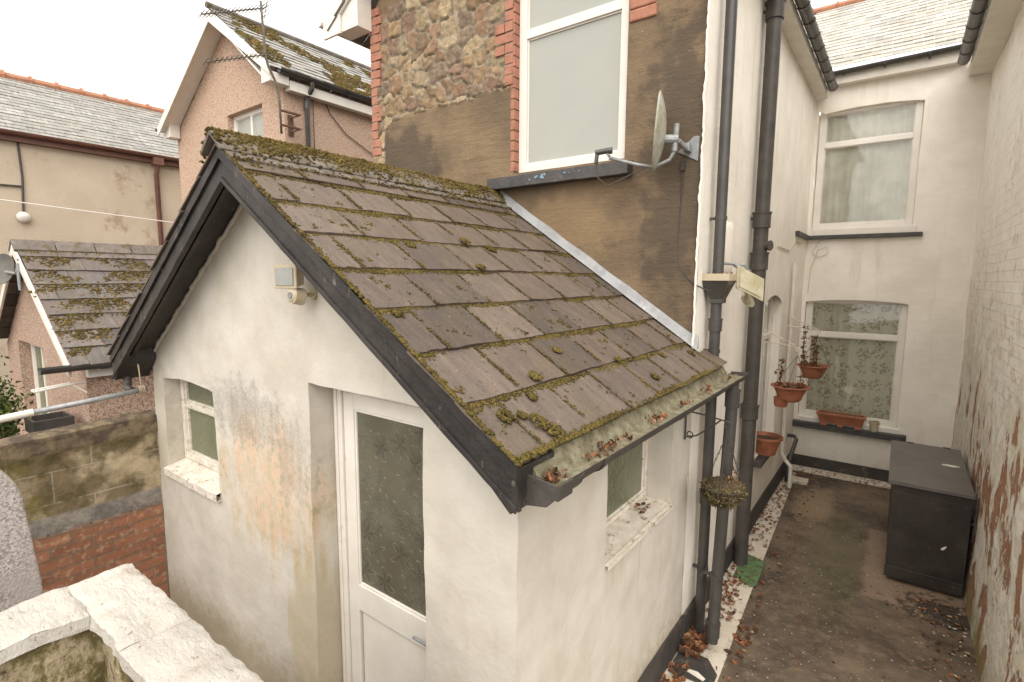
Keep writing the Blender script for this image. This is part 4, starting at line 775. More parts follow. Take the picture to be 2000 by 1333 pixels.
# ================================================================ lamps, dish, aerial
def floodlight(name, label, P, q, mat, facing, s=1.0):
    t = thing(name, label, 'floodlight', P); m = xf(P, facing[0], facing[1])
    b = MB(m); b.hexa([(-.085*s, 0, -.06*s), (.085*s, 0, -.06*s), (.06*s, .075*s, -.045*s), (-.06*s, .075*s, -.045*s), (-.085*s, 0, .06*s), (.085*s, 0, .06*s), (.06*s, .075*s, .05*s), (-.06*s, .075*s, .05*s)])
    b.box(-.094*s, .094*s, -.012*s, .004, -.068*s, .068*s); b.build('housing', MT[mat], t, bevel=.006)
    MB(m).box(-.074*s, .074*s, -.018*s, -.0125*s, -.05*s, .05*s).build('lens', MT['lens' if mat == 'cream' else 'algae'], t, bevel=.002)
    b = MB(m); b.tube([(0, .05*s, -.06*s), (.02*s, .075*s, -.11*s), (.06*s, .13*s, -.10*s)], .012*s, 8); b.lathe([(0, 0), (.05*s, .004), (.055*s, .03), (.03*s, .05), (0, .05)], (0, 0, 0), 16) if False else None
    b.tube([(.06*s, .13*s, -.10*s), (.07*s, .22*s, -.10*s)], .035*s, 12); b.build('wall_arm', MT[mat], t, smooth=True, flat_angle=40)
    return t, m
t, m = floodlight('floodlight', 'small cream security floodlight on the outhouse gable under the barge board', (-2.82, YF-.15, 0.0), 0, 'cream', ((1, .15, 0), (-.15, 1, 0)))
b = MB(m); b.tube([(.055, .06, -.115), (.045, .0, -.105)], [.05, .046], 14); b.tube([(.045, -.0, -.105), (.044, -.014, -.104)], [.046, .03], 14); b.build('motion_sensor', MT['cream'], t, smooth=True, flat_angle=40)
MB(m).tube([(.044, -.014, -.106), (.043, -.020, -.106)], .02, 12).build('sensor_lens', MT['grey'], t)
t, m = floodlight('floodlight', 'algae stained floodlight hanging askew beside the hopper head', (-1.0, 4.60, -.03), 0, 'algae', ((.75, .55, -.45), (-.5, .8, .1)), 1.35)
# second lamp body is larger and boxier, with its stay to the wall
b = MB(); b.tube([(-1.01, 4.66, .04), (-1.05, 4.62, .12), (-1.28, 4.60, .14)], .011, 8); b.tube([(-1.03, 4.58, .06), (-1.12, 4.55, .13)], .018, 8); b.build('stay', MT['grey'], t)
DC = Vector((-1.57, 3.93, 1.095)); dn = Vector((-.93, -.335, .06)).normalized()
ds = thing('satellite_dish', 'weathered oval satellite dish seen edge on, bracketed to the brown wall', 'satellite dish', (-1.42, YB, 1.0))
up = (Vector((0, 0, 1)) - dn*dn.z).normalized(); sd2 = up.cross(dn)
def dish(mb, c, n, u, s, ra, rb, depth, th=.008, rings=7, seg=36):
    vs_ = [c - n*depth]; 
    for i in range(1, rings+1):
        q = i/rings
        for k in range(seg): a = 2*math.pi*k/seg; vs_.append(c + u*(ra*q*math.cos(a)) + s*(rb*q*math.sin(a)) - n*depth*(1-q*q))
    fs = [(0, 1+k, 1+(k+1) % seg) for k in range(seg)] + [(1+i*seg+k, 1+(i+1)*seg+k, 1+(i+1)*seg+(k+1) % seg, 1+i*seg+(k+1) % seg) for i in range(rings-1) for k in range(seg)]
    k0 = len(vs_); vs_ += [v - n*th for v in vs_]; fs += [tuple(reversed([k0+i for i in q])) for q in fs]
    o_ = 1+(rings-1)*seg; fs += [(o_+k, o_+(k+1) % seg, k0+o_+(k+1) % seg, k0+o_+k) for k in range(seg)]; mb.add(vs_, fs)
b = MB(); dish(b, DC, dn, up, sd2, .285, .235, .06); b.tube([DC+up*.285*math.cos(a)+sd2*.235*math.sin(a) for a in [i*math.pi/24 for i in range(49)]], .007, 6, False); b.build('reflector', MT['dish'], ds, smooth=True, flat_angle=50)
foot = DC - up*.255 + dn*.0; tip = foot + dn*.34 + up*.07
b = MB(); b.tube([foot-dn*.02, foot+dn*.12+up*.02, tip], .013, 10); b.tube([tip-dn*.01, tip+up*.05+dn*.03], .01, 8); b.build('arm', MT['grey'], ds, smooth=True)
lt = tip+up*.055+dn*.02; b = MB(); b.tube([lt-dn*.04, lt+dn*.02-up*.005, lt+dn*.09-up*.02], [.026, .022, .022], 12); b.tube([lt+dn*.075-up*.018, lt+dn*.078-up*.1], .016, 8); b.build('receiver', MT['plastic'], ds, smooth=True, flat_angle=40)
b = MB(); b.tube([lt+dn*.078-up*.1, lt+dn*.06-up*.2, lt-dn*.02-up*.27, lt-dn*.12-up*.22, foot+dn*.06, foot], .005, 6); b.build('feed_cable', MT['wire'], ds)
bc = DC - dn*.06; wl = Vector((-1.40, YB-.012, .99))
b = MB(); b.tube([bc-up*.05, bc-dn*.10-up*.05], .035, 10); b.tube([bc-dn*.08-up*.14, bc-dn*.08+up*.06], .022, 10); b.tube([bc-dn*.09-up*.12, bc-dn*.05-up*.2, foot], .015, 8); b.tube([bc-dn*.10-up*.06, wl+Vector((0, -.1, .0)), wl], .02, 8)
b.box(wl.x-.02, wl.x+.02, YB-.10, YB-.012, .97, 1.03); b.prism([(wl.x-.09, .985), (wl.x+.07, .90), (wl.x+.075, 1.085), (wl.x+.03, 1.09)], YB-.024, YB-.014, 'y'); b.build('bracket', MT['grey'], ds, bevel=.003)
b = MB(); b.box(-1.455, -1.425, YB-.045, YB-.015, .84, .91); b.tube([(-1.44, YB-.03, .86), (-1.45, YB-.018, .6), (-1.458, YB-.016, .3), (-1.445, YB-.016, .10), (-1.36, YB-.016, -.0), (-1.30, YB-.03, -.045), (-1.22, YB+.05, -.09)], .006, 6); b.build('cable', MT['wire'], ds)
# ================================================================ hanging baskets and pots on scroll brackets
def scroll(cx_, cz, R, y, turns, a0, dirn, n=26):
    return [(cx_+R*(1-.55*i/n)*math.cos(a0+dirn*turns*6.283*i/n), y, cz+R*(1-.55*i/n)*math.sin(a0+dirn*turns*6.283*i/n)) for i in range(n+1)]
def bracket(y, z, ln, label, mat='wire', drop=.21, flip=False):
    t = thing('basket_bracket', label, 'bracket', (XS, y, z), 'scrolled iron brackets on the white wing wall')
    b = MB(); b.tube([(XS+.012, y, z+.02), (XS+.012, y, z-drop-.02)], .007, 6); b.tube([(XS+.012, y, z), (XS+.012+ln*.45, y, z-.01), (XS+ln, y, z-.035)], .006, 6)
    b.tube([(XS+.012, y, z-drop), (XS+ln*.3, y, z-drop*.88), (XS+ln*.62, y, z-drop*.5), (XS+ln*.86, y, z-.03)] if not flip else [(XS+.012, y, z+.15), (XS+ln*.6, y, z+.04), (XS+ln*.95, y, z-.02)], .006, 6)
    b.tube(scroll(XS+ln, z-.062, .028, y, 1.2, math.pi/2, -1), .006, 6); b.build('arm', MT[mat], t)
    if not flip:
        b = MB(); b.tube(scroll(XS+.045, z+.028, .03, y, 1.1, -math.pi/2, 1), .005, 6); b.build('scroll', MT[mat], t); b = MB(); b.tube(scroll(XS+.045, z-drop-.028+.055, .03, y, 1.1, -math.pi/2, 1), .005, 6); b.build('scroll', MT[mat], t)
    return Vector((XS+ln, y, z-.09))
def chain(mb, a, b_, n):
    a, b_ = Vector(a), Vector(b_)
    for i in range(n):
        p = a.lerp(b_, i/n); q = a.lerp(b_, (i+.85)/n); off = Vector((.004, 0, 0)) if i % 2 else Vector((0, .004, 0)); mb.tube([p+off, q+off], .0028, 5); mb.tube([p-off, q-off], .0028, 5)
hk = bracket(4.02, -1.02, .32, 'black scroll bracket holding the moss basket near the outhouse gutter')
bc_ = Vector((-.975, 4.02, -1.56)); hk = Vector((-.972, 4.02, -1.11))
t = thing('hanging_basket', 'round wire hanging basket full of yellow green moss beside the downpipes', 'hanging basket', (bc_.x, bc_.y, bc_.z-.15))
b = MB(); R = .155
b.tube([bc_+Vector((R*math.cos(a), R*math.sin(a), 0)) for a in [i*.2618 for i in range(25)]], .004, 6, False)
for q in (.5, .8):
    rr = R*math.cos(math.asin(q)); b.tube([bc_+Vector((rr*math.cos(a), rr*math.sin(a), -.16*q)) for a in [i*.2618 for i in range(25)]], .0025, 5, False)
for k in range(12):
    a = k*math.pi/6; b.tube([bc_+Vector((R*math.cos(e)*math.cos(a), R*math.cos(e)*math.sin(a), -.16*math.sin(e))) for e in [i*.157 for i in range(11)]], .0025, 5, False)
wire = b.build('wire_frame', MT['wire'], t)
P_, S_ = [], []
for _ in range(4200):
    v = Vector((rnd.gauss(0, 1), rnd.gauss(0, 1), rnd.gauss(0, 1))).normalized(); 
    if v.z > 0: v.z *= .18
    k = .96+.2*noise.noise(v*4)+rnd.uniform(-.02, .05); P_.append(bc_+Vector((v.x*.148*k, v.y*.148*k, v.z*.155*k))); S_.append([rnd.uniform(.006, .030), rnd.uniform(.002, .005), rnd.uniform(.002, .005)])
MT['bmoss'] = m_moss('basket_moss', (.21, .17, .075), (.075, .055, .028), (.34, .27, .14)); so_ = MB(); so_.lathe([(.001, -.145), (.06, -.13), (.11, -.09), (.137, -.02), (.12, .03), (.001, .04)], bc_, 20); so_.build('moss_ball', MT['soil'], t, smooth=True)
mo = scatter('moss_lining', MT['bmoss'], P_, BASE[t], ICO1[0], ICO1[1], S_, t, 'full', jit=.2, seed=9); mo['kind'] = 'stuff'
b = MB()
for a in (.6, 2.7, 4.8): chain(b, hk+Vector((0, 0, -.05)), bc_+Vector((R*math.cos(a), R*math.sin(a), 0)), 14)
b.tube([hk+Vector((0, 0, .03)), hk+Vector((0, 0, -.05))], .004, 6); b.build('chains', MT['wire'], t)
hl = scatter('dead_flowers', MT['leaf'], [tuple(bc_+Vector((.05+rnd.gauss(0, .03), .09+rnd.gauss(0, .03), .06+rnd.gauss(0, .025)))) for _ in range(26)], BASE[t], LEAF[0], LEAF[1], [.014]*26, t, 'full', seed=15, smooth=False); hl['kind'] = 'stuff'
def terra_pot(c, R, label, hook, cup=False, vines=(), group='terracotta hanging pots with dead plants'):
    c = Vector(c); t = thing('hanging_pot', label, 'hanging pot', (c.x, c.y, c.z-.17), group)
    H = .175; pr = [(.001, -H), (R*.46, -H), (R*.60, -H*.86), (R*.66, -H*.6), (R*.80, -H*.28), (R*.86, -H*.1), (R*1.02, -H*.02), (R*1.03, .006), (R*.98, .01), (R*.84, -.02), (R*.6, -H*.8), (.001, -H*.82)]
    MB().lathe(pr, c, 32).build('pot', MT['terra'], t, smooth=True, flat_angle=50)
    MB().lathe([(.001, -.02), (R*.5, -.012), (R*.82, -.03)], c, 20).build('soil', MT['soil'], t, smooth=True)
    if cup: MB().lathe([(.001, -H-.075), (R*.30, -H-.075), (R*.36, -H-.05), (R*.38, -H+.02), (R*.42, -H+.03), (R*.3, -H+.045), (.001, -H+.05)], c+Vector((-R*.42, -R*.1, 0)), 20).build('drip_cup', MT['terra'], t, smooth=True, flat_angle=50)
    b = MB()
    for a in (.5, 2.6, 4.7): b.tube([hook, c+Vector((R*math.cos(a), R*math.sin(a), 0))], .003, 5)
    b.build('hanging_wires', MT['wire'], t)
    sb_ = MB(); lp = []
    for (dx, dy, h) in vines:
        q = [c+Vector((dx+.02*noise.noise(Vector((dx*20, h, i*.8))), dy, -.02+h*i/8)) for i in range(9)]; sb_ = MB(); sb_.tube(q, [.006-.0005*i for i in range(9)], 5); sb_.build('stem', MT['bark'], t)
        for k in range(int(70*h/.3)): p = q[rnd.randrange(9)]; lp.append(p+Vector((rnd.gauss(0, .018), rnd.gauss(0, .018), rnd.uniform(-.02, .02))))
    for _ in range(90): a = rnd.uniform(0, 6.28); q = R*.8*math.sqrt(rnd.random()); lp.append(c+Vector((q*math.cos(a), q*math.sin(a), .0+rnd.uniform(-.01, .035))))
    lf = scatter('dead_leaves', MT['leaf'], [tuple(q) for q in lp], BASE[t], LEAF[0], LEAF[1], [rnd.uniform(.012, .024) for _ in lp], t, 'full', seed=17, smooth=False); lf['kind'] = 'stuff'
bracket(6.8, -.74, .38, 'white bracket over the nearer terracotta hanging pot', 'wstrip', flip=True)
terra_pot((-.965, 6.8, -1.24), .205, 'nearer and lower terracotta hanging pot with a drip cup under it', Vector((-.91, 6.8, -.87)), True, [(-.11, -.02, .33), (.09, .05, .16)])
bracket(8.4, -.66, .40, 'white bracket over the farther terracotta hanging pot', 'wstrip', flip=True)
terra_pot((-.925, 8.4, -1.20), .205, 'farther and higher terracotta hanging pot with a tall dead plant', Vector((-.90, 8.4, -.76)), False, [(.0, 0, .42), (.03, .04, .30), (-.10, -.05, .16), (-.13, 0, .55)])
def bowl(c, R, H, name, label, cat, mat='terra'):
    t = thing(name, label, cat, (c[0], c[1], c[2])); c = Vector(c)
    MB().lathe([(.001, 0), (R*.62, 0), (R*.72, H*.3), (R*.9, H*.85), (R*1.04, H*.88), (R*1.04, H), (R*.95, H), (R*.86, H*.8), (.001, H*.75)], c, 28).build('pot', MT[mat], t, smooth=True, flat_angle=45)
    MB().lathe([(.001, H*.82), (R*.87, H*.80)], c, 20).build('soil', MT['soil'], t); return t
bowl((-1.24, 7.10, -2.19), .19, .23, 'plant_pot', 'wide terracotta pot on the black sill of the wing window', 'plant pot')
tr = thing('planter_trough', 'long terracotta trough standing on the black back window sill', 'planter', (-.62, YH-.09, -2.31))
b = MB(); zb = -2.308
b.hexa([(-.90, YH-.15, zb+.05), (-.34, YH-.15, zb+.05), (-.34, YH-.045, zb+.05), (-.90, YH-.045, zb+.05), (-.94, YH-.18, zb+.19), (-.30, YH-.18, zb+.19), (-.30, YH-.02, zb+.19), (-.94, YH-.02, zb+.19)])
for x0, x1 in ((-.905, -.80), (-.66, -.58), (-.44, -.335)): b.box(x0, x1, YH-.152, YH-.05, zb, zb+.052)
b.box(-.955, -.285, YH-.195, YH-.165, zb+.175, zb+.215); b.box(-.955, -.285, YH-.035, YH-.008, zb+.175, zb+.215); b.box(-.955, -.925, YH-.165, YH-.035, zb+.176, zb+.214); b.box(-.315, -.285, YH-.165, YH-.035, zb+.176, zb+.214); b.build('trough', MT['terra'], tr, bevel=.006)
MB().box(-.925, -.315, YH-.164, YH-.036, zb+.19, zb+.2).build('soil', MT['soil'], tr)
cp = thing('flower_pot', 'small pale yellow pot next to the trough on the back sill', 'flower pot', (-.185, YH-.09, -2.31))
MB().lathe([(.001, 0), (.05, 0), (.062, .12), (.07, .122), (.07, .155), (.06, .155), (.055, .10), (.001, .10)], (-.185, YH-.075, -2.308), 20).build('pot', MT['algae'], cp, smooth=True, flat_angle=45)
hl = scatter('dead_leaves', MT['leaf'], [(-.185+rnd.gauss(0, .02), YH-.075+rnd.gauss(0, .02), -2.17+rnd.uniform(-.02, .02)) for _ in range(14)], BASE[cp], LEAF[0], LEAF[1], [.014]*14, cp, 'full', seed=15, smooth=False); hl['kind'] = 'stuff'
# ================================================================ storage chest
ch = thing('storage_chest', 'black painted storage chest with a grey lid against the peeling wall', 'chest', (.42, 7.25, ZG))
CX0, CX1, CY0, CY1, CT = .085, .70, 6.46, 8.12, -2.06
b = MB(); b.box(CX0, CX1, CY0, CY1, ZG+.09, CT); b.box(CX0-.006, CX1, CY0-.008, CY0-.001, ZG+.17, CT-.05); b.box(CX0+.0, CX1-.0, CY0-.012, CY0-.008, CT-.05, CT-.01); b.box(CX0-.006, CX0-.0005, CY0+.06, CY1-.06, ZG+.2, CT-.08)
b.box(CX0+.02, CX1-.02, CY0-.013, CY0-.008, ZG+.20, CT-.08)
b.build('box', MT['chestm'], ch, bevel=.005)
b = MB(); b.prism([(.50, -2.63), (.515, -2.605), (.545, -2.585), (.54, -2.61), (.52, -2.635)], CY0-.017, CY0-.0145, 'y'); b.build('scuff', MT['white'], ch)
for x in (.2, .55): MB().box(x, x+.07, CY1-.02, CY1+.02, CT+.0, CT+.04).build('hinge', MT['rust'], ch)
b = MB(); b.box(CX0+.02, CX1-.02, CY0+.02, CY1-.02, ZG+.012, ZG+.09); b.box(CX0-.012, CX1+.0, CY0-.018, CY0-.009, ZG+.05, ZG+.17); b.build('base_rail', MT['chestm'], ch, bevel=.004)
b = MB(); xs = lin(CX0-.045, CX1+.012, .08); ys = lin(CY0-.04, CY1+.01, .1)
b.grid(lambda u, v: (u, v, CT+.034+.004*noise.noise(Vector((u*3, v*2, 0)))), xs, ys); b.box(xs[0], xs[-1], ys[0], ys[-1], CT+.002, CT+.030); b.build('lid', MT['chestlid'], ch, bevel=.004)
lc = MB(); lc.prism([(.50, 7.33), (.60, 7.30), (.66, 7.34), (.63, 7.37), (.56, 7.38), (.51, 7.36)], CT+.036, CT+.041, 'z'); o = lc.build('paper_scrap', MT['white']); finish_tags(o, 'pale scrap lying on the lid of the storage chest', 'scrap')
# ================================================================ drain covers, leaves, litter
b = MB(); b.prism([(-1.19, 5.50), (-.99, 5.42), (-.955, 5.48), (-.975, 6.02), (-1.2, 6.08)], ZG+.016, ZG+.028, 'z')
for k in range(4): b.box(-1.16, -1.02, 5.56+.1*k, 5.60+.1*k, ZG+.028, ZG+.034)
o = b.build('drain_cover', MT['green'], bevel=.004); finish_tags(o, 'green drain cover on the white strip at the foot of the soil pipe', 'drain cover')
b = MB(); b.prism([(-1.26, 3.80), (-.93, 3.82), (-.93, 3.98), (-1.04, 4.12), (-1.26, 4.10)], ZG+.016, ZG+.03, 'z'); o = b.build('drain_cover', MT['plinth'], bevel=.004); finish_tags(o, 'dark slab over the gully below the short downpipe', 'drain cover')
b = MB(); b.prism([(-1.13, 3.87), (-1.0, 3.84), (-.99, 3.87), (-1.06, 3.91), (-1.12, 3.90)], ZG+.031, ZG+.037, 'z'); b.build('x', MT['white']).name = 'paint_flake'; o = bpy.data.objects['paint_flake']; finish_tags(o, 'white flake on the dark slab below the downpipe', 'flake')
P_, S_ = [], []
def litter(n, x0, x1, y0, y1, sz=(.012, .028), z=ZG+.022, edge=None):
    for _ in range(n):
        x = rnd.uniform(x0, x1); y = rnd.uniform(y0, y1)
        if edge: x = x0+(x1-x0)*abs(rnd.gauss(0, .38))
        if x > XR-.06: continue
        P_.append((x, y, z+rnd.uniform(0, .012))); S_.append(rnd.uniform(*sz))
litter(330, -1.27, -.95, 4.9, 9.2, edge=True); litter(110, -1.24, -1.02, 4.7, 5.6); litter(200, -1.27, -1.10, 4.05, 4.5, (.018, .036), ZG+.03); litter(70, -1.25, -1.08, 4.0, 4.3, (.02, .04), ZG+.07); litter(60, -1.27, -1.12, 3.6, 3.95, (.02, .035))
litter(90, -.98, -.78, 3.7, 9, (.01, .026), ZG+.008); litter(420, -.9, .7, 3.6, 9.2, (.004, .015), ZG+.006); litter(150, -1.2, .1, 9.2, 9.65, (.012, .022), ZG+.022); litter(110, -1.2, -.8, 8.8, 9.3, (.012, .022), ZG+.02); litter(70, .35, .68, 5.0, 6.4, (.012, .026), ZG+.008)
litter(40, -.95, -.8, 4.3, 4.8, (.015, .034), ZG+.012)
lf = scatter('fallen_leaves', MT['leaf'], P_, (0, 5, ZG), LEAF[0], LEAF[1], S_, None, 'tilt', jit=.12, seed=21, smooth=False); lf['kind'] = 'stuff'; lf['label'] = 'dead brown leaves scattered on the yard and heaped along the white strip'; lf['category'] = 'leaves'
P_, S_ = [], []
litter(260, -.9, .68, 3.5, 9.3, (.003, .008), ZG+.005); litter(30, .45, .7, 4.9, 6.3, (.006, .018), ZG+.008)
lf = scatter('paint_debris', MT['flake'], P_, (0, 5, ZG), LEAF[0], LEAF[1], [[s, s, s*.4] for s in S_], None, True, jit=.2, seed=22, smooth=False); lf['kind'] = 'stuff'; lf['label'] = 'pale flakes of fallen paint on the dark concrete'; lf['category'] = 'debris'
P_ = [(XS-.02+rnd.uniform(-.16, -.06), 3.55+rnd.gauss(0, .07), -1.60) for _ in range(14)]; P_ = [(x, y, -1.70+(XS+.022-x)*.10+.014) for x, y, z in P_]
lf = scatter('sill_leaves', MT['leaf'], P_, (XS, 3.4, -1.68), LEAF[0], LEAF[1], [rnd.uniform(.012, .026) for _ in P_], None, 'tilt', seed=23, smooth=False); lf['kind'] = 'stuff'; lf['label'] = 'red brown dead leaves on the side window sill'; lf['category'] = 'leaves'
# ================================================================ yard walls in front and to the left
gw = MB(); TZ = -1.27
bwp = lambda y: TZ + .035*(y-.9)
us_ = lin(-2.5, YF-.005, .04); gw.grid(lambda u, v: (XL+(.0 if v < -1.42 else .02), u, v+.033*(u-.9) if v > -1.5 else v), us_, lin(ZG, TZ, .035)); gw.grid(lambda u, v: (XL+.02-v, u, TZ+.033*(u-.9)+.03*math.sin(min(1, v/.22)*math.pi)), us_, lin(0, .24, .03))
gw.grid(lambda u, v: (XL-.22, u, v), lin(-2.5, YF, .3), lin(ZG, TZ, .2)); gw.wobble(.012, 3, .008, 12)
o = gw.build('boundary_wall', MT['old'], base=(XL, 0, ZG), smooth=True, flat_angle=60); finish_tags(o, 'old mossy garden wall of rendered blocks over red brick, left of the outhouse', 'wall')
sb_ = MB(); prof = [(-1.2, ZG), (.66, ZG)] + [(.66-.005*i, -1.75+.06*i) for i in range(0, 8)] + [(.62-.19*(1-math.cos(a)), -1.27+.26*math.sin(a)) for a in [i*math.pi/20 for i in range(0, 11)]] + [(-1.2, -1.0)]
sb_.prism(prof, -3.98, -3.84, 'x'); o = sb_.build('garden_pier', MT['pebble'], bevel=.012); finish_tags(o, 'grey pebbly concrete wall end with a rounded top at the left edge', 'pier')
# the whitewashed L-shaped wall round the steps
WL = thing('step_wall', 'nearby L shaped wall with flaking white coping and mossy inner faces', 'wall', (-2.55, .3, ZG))
cb = MB(); CZ = -1.30
def cslab(x0, x1, y0, y1, cut=lambda x, y: True):
    xs, ys = lin(x0, x1, .02), lin(y0, y1, .02); D = lambda u, v, e: min(u-x0, x1-u, v-y0, y1-v)
    def fn(u, v):
        rid = .006*math.sin(math.pi*((v-y0)/(y1-y0) if x1-x0 > y1-y0 else (u-x0)/(x1-x0))); e = D(u, v, 0)
        return (u, v, CZ+rid-(.010 if e < .001 else 0)+.009*noise.noise(Vector((u*9, v*9, 1)))+.006*noise.noise(Vector((u*27, v*27, 2))))
    cb.grid(fn, xs, ys)
    for (a, ax) in ((x0, 0), (x1, 0), (y0, 1), (y1, 1)):
        cb.grid((lambda u, v, a=a: (a, u, v)) if ax == 0 else (lambda u, v, a=a: (u, a, v)), ys if ax == 0 else xs, [CZ-.06, CZ-.035, CZ-.010])
k = 0
for (x0, x1) in [(-2.74, -2.10), (-2.097, -1.47), (-1.467, -1.1)]: cslab(x0, x1, .545, .775)
for (y0, y1) in [(-.05, .543), (-.5, -.053), (-1.0, -.503)]: cslab(-2.745, -2.44, y0, y1)
cb.wobble(.012, 7, .006, 23); cb.build('coping', MT['coping'], WL, smooth=True, flat_angle=60)
ib = MB(); ib.grid(lambda u, v: (u, .57, v), lin(-2.46, -1.1, .04), lin(ZG, CZ-.045, .05)); ib.grid(lambda u, v: (-2.46, u, v), lin(-1.0, .57, .04), lin(ZG, CZ-.045, .05)); ib.grid(lambda u, v: (u, .755, v), lin(-2.72, -1.1, .1), lin(ZG, CZ-.07, .1)); ib.grid(lambda u, v: (-2.72, u, v), lin(-1.0, .755, .1), lin(ZG, CZ-.07, .1)); ib.grid(lambda u, v: (-1.1, u, v), [.57, .755], [ZG, CZ-.07])
ib.wobble(.03, 4, .012, 14); ib.build('masonry', MT['mossy'], WL, smooth=True)
# the pole tied under the eave
t = thing('pole', 'long dirty pipe laid level along the garden wall and tied under the outhouse eave', 'pole', (-5.12, 1.2, -1.03))
b = MB(); b.tube([(-5.1, 1.66, -.955), (-5.1, 1.3, -.985), (-5.12, .92, -1.015)], .021, 12); b.build('tube', MT['grey'], t, smooth=True)
b = MB(); b.tube([(-5.12, .93, -1.013), (-5.13, .3, -1.07)], .027, 12); b.build('white_sleeve', MT['white'], t, smooth=True, flat_angle=40)
b = MB(); b.tube([(-5.1, 1.62, -.92), (-5.09, 1.61, -.74)], .004, 5); b.tube([(-5.12, 1.625, -.92), (-5.14, 1.62, -.74)], .003, 5)
for k in range(4): b.tube([(-5.1+.033*math.cos(a), 1.6+.012*k, -.957+.033*math.sin(a)) for a in [i*.5236 for i in range(13)]], .004, 5)
b.build('twine', MT['rope'], t)
t = thing('gutter_outlet', 'stub of black gutter and bent outlet under the left barge end', 'gutter', (-5.40, 1.62, -.96)); b = MB(); half_gutter(b, (-5.47, 1.58, -.80), (-5.47, 4.15, -.80), .06, (-1, 0, 0)); b.build('channel', MT['iron'], t, smooth=True, flat_angle=40)
b = MB(); b.tube([(-5.42, 1.62, -.83), (-5.40, 1.62, -.93), (-5.36, 1.60, -.97), (-5.28, 1.6, -.98)], .03, 10); b.build('outlet', MT['iron'], t, smooth=True)
# ================================================================ pink pebbledashed neighbour
PK = thing('pink_house', 'tall pink pebbledashed gable with white barge boards and a mossy slate roof', 'house', (-9.1, 6, ZG))
PX0, PX1, PYF, PRX, PRZ = -11.35, -7.62, 4.52, -9.2, 4.25; sR = (PRZ-3.0)/(PX1+.12-PRX); sL_ = (PRZ-2.74)/(PRX-PX0+.1)
pb = MB(); rz2 = lambda x: PRZ-.12 - (sR*(x-PRX) if x > PRX else sL_*(PRX-x))
WXa, WXb, WZa, WZb = -9.36, -8.23, 1.4, 2.69
pb.grid(lambda u, v: (u, PYF, min(v, rz2(u))), lin(PX0, PX1, .12, (WXa, WXb, PRX)), lin(ZG, PRZ-.1, .12, (WZa, WZb)), lambda u, v: v-.06 < rz2(u) and not (WXa < u < WXb and WZa < v < WZb))
pb.grid(lambda u, v: (PX1, u, v), lin(PYF, 12, .3), lin(ZG, 2.95, .3)); pb.grid(lambda u, v: (PX0, u, v), [PYF, 12], [ZG, 2.6]); MPk = xf((0, PYF, 0), (1, 0, 0), (0, 1, 0)); reveal(pb, MPk, WXa, WXb, WZa, WZb, .16, .3)
pb.build('wall', MT['pink'], PK)
window(PK, xf((0, PYF+.10, 0), (1, 0, 0), (0, 1, 0)), WXa, WXb, WZa, WZb, .07, .06, vbars=(-8.78,), glass='blind', label='white window under the pink gable')
rb = MB(); ddx, ddz = PX1+.13-PRX, -(PRZ-2.98); slates(rb, (PRX, PYF-.28, PRZ), (0, 1, 0), (ddx, 0, ddz), 8, math.hypot(ddx, ddz), .17, .24, .009, .014, 1, 31, .004); ddx, ddz = -(PRX-PX0+.1), -(PRZ-2.74); slates(rb, (PRX, PYF-.28, PRZ), (0, 1, 0), (ddx, 0, ddz), 8, math.hypot(ddx, ddz), .17, .24, .009, .014, 1, 32, .004)
pr_ = rb.build('roof', MT['slate_mid'], PK)
nn = Vector((PRZ-2.98, 0, PX1+.13-PRX)).normalized(); pts, rad = [], []
for _ in range(9000):
    q = rnd.random(); y = rnd.uniform(PYF-.25, 9.5); 
    if noise.noise(Vector((y*1.1, q*2.2, 1)))+.35*noise.noise(Vector((y*5, q*9, 1))) < .0+.25*(q < .12): continue
    pts.append((PRX+(PX1+.13-PRX)*q+nn.x*.02, y, PRZ-(PRZ-2.98)*q+nn.z*.02)); rad.append(rnd.uniform(.012, .035))
mo = moss_blobs(pts, rad, BASE[PK], pr_, 'moss', nn, 'rmoss', 33, sq=.4); mo['kind'] = 'stuff'
b = MB(); yb_ = PYF-.28
b.prism([(PX1+.16, 2.86), (PX1+.16, 3.0), (PRX, PRZ-.02), (PRX, PRZ-.22)], yb_-.02, yb_, 'y'); b.prism([(PX0-.1, 2.60), (PX0-.1, 2.76), (PRX, PRZ-.02), (PRX, PRZ-.22)][::-1], yb_-.02, yb_, 'y')
b.prism([(PX1+.14, 2.79), (PX1+.14, 2.92), (PX1-.10, 3.05), (PX1-.10, 2.79)], yb_+.002, PYF+.02, 'y'); b.prism([(PX0-.09, 2.58), (PX0-.09, 2.72), (PX0+.16, 2.9), (PX0+.16, 2.58)][::-1], yb_+.09, PYF-.01, 'y')
b.hexa([(PX1-.1, yb_, 2.90), (PRX, yb_, PRZ-.14), (PRX, PYF, PRZ-.14), (PX1-.1, PYF, 2.90), (PX1-.1, yb_, 2.93), (PRX, yb_, PRZ-.11), (PRX, PYF, PRZ-.11), (PX1-.1, PYF, 2.93)])
b.hexa([(PRX, yb_, PRZ-.14), (PX0-.05, yb_, 2.68), (PX0-.05, PYF, 2.68), (PRX, PYF, PRZ-.14), (PRX, yb_, PRZ-.11), (PX0-.05, yb_, 2.71), (PX0-.05, PYF, 2.71), (PRX, PYF, PRZ-.11)])
b.box(PX1+.002, PX1+.14, PYF+.03, 12, 2.74, 2.88); b.build('barge_board', MT['upvc'], PK, bevel=.006)
b = MB(); half_gutter(b, (PX1+.19, yb_+.12, 2.98), (PX1+.19, 12, 2.98), .06, (1, 0, 0)); 
for k in range(5): half_gutter(b, (PX1+.19, 4.6+.9*k, 2.98), (PX1+.19, 4.65+.9*k, 2.98), .07, (1, 0, 0))
b.build('gutter', MT['plastic'], PK, smooth=True, flat_angle=40)
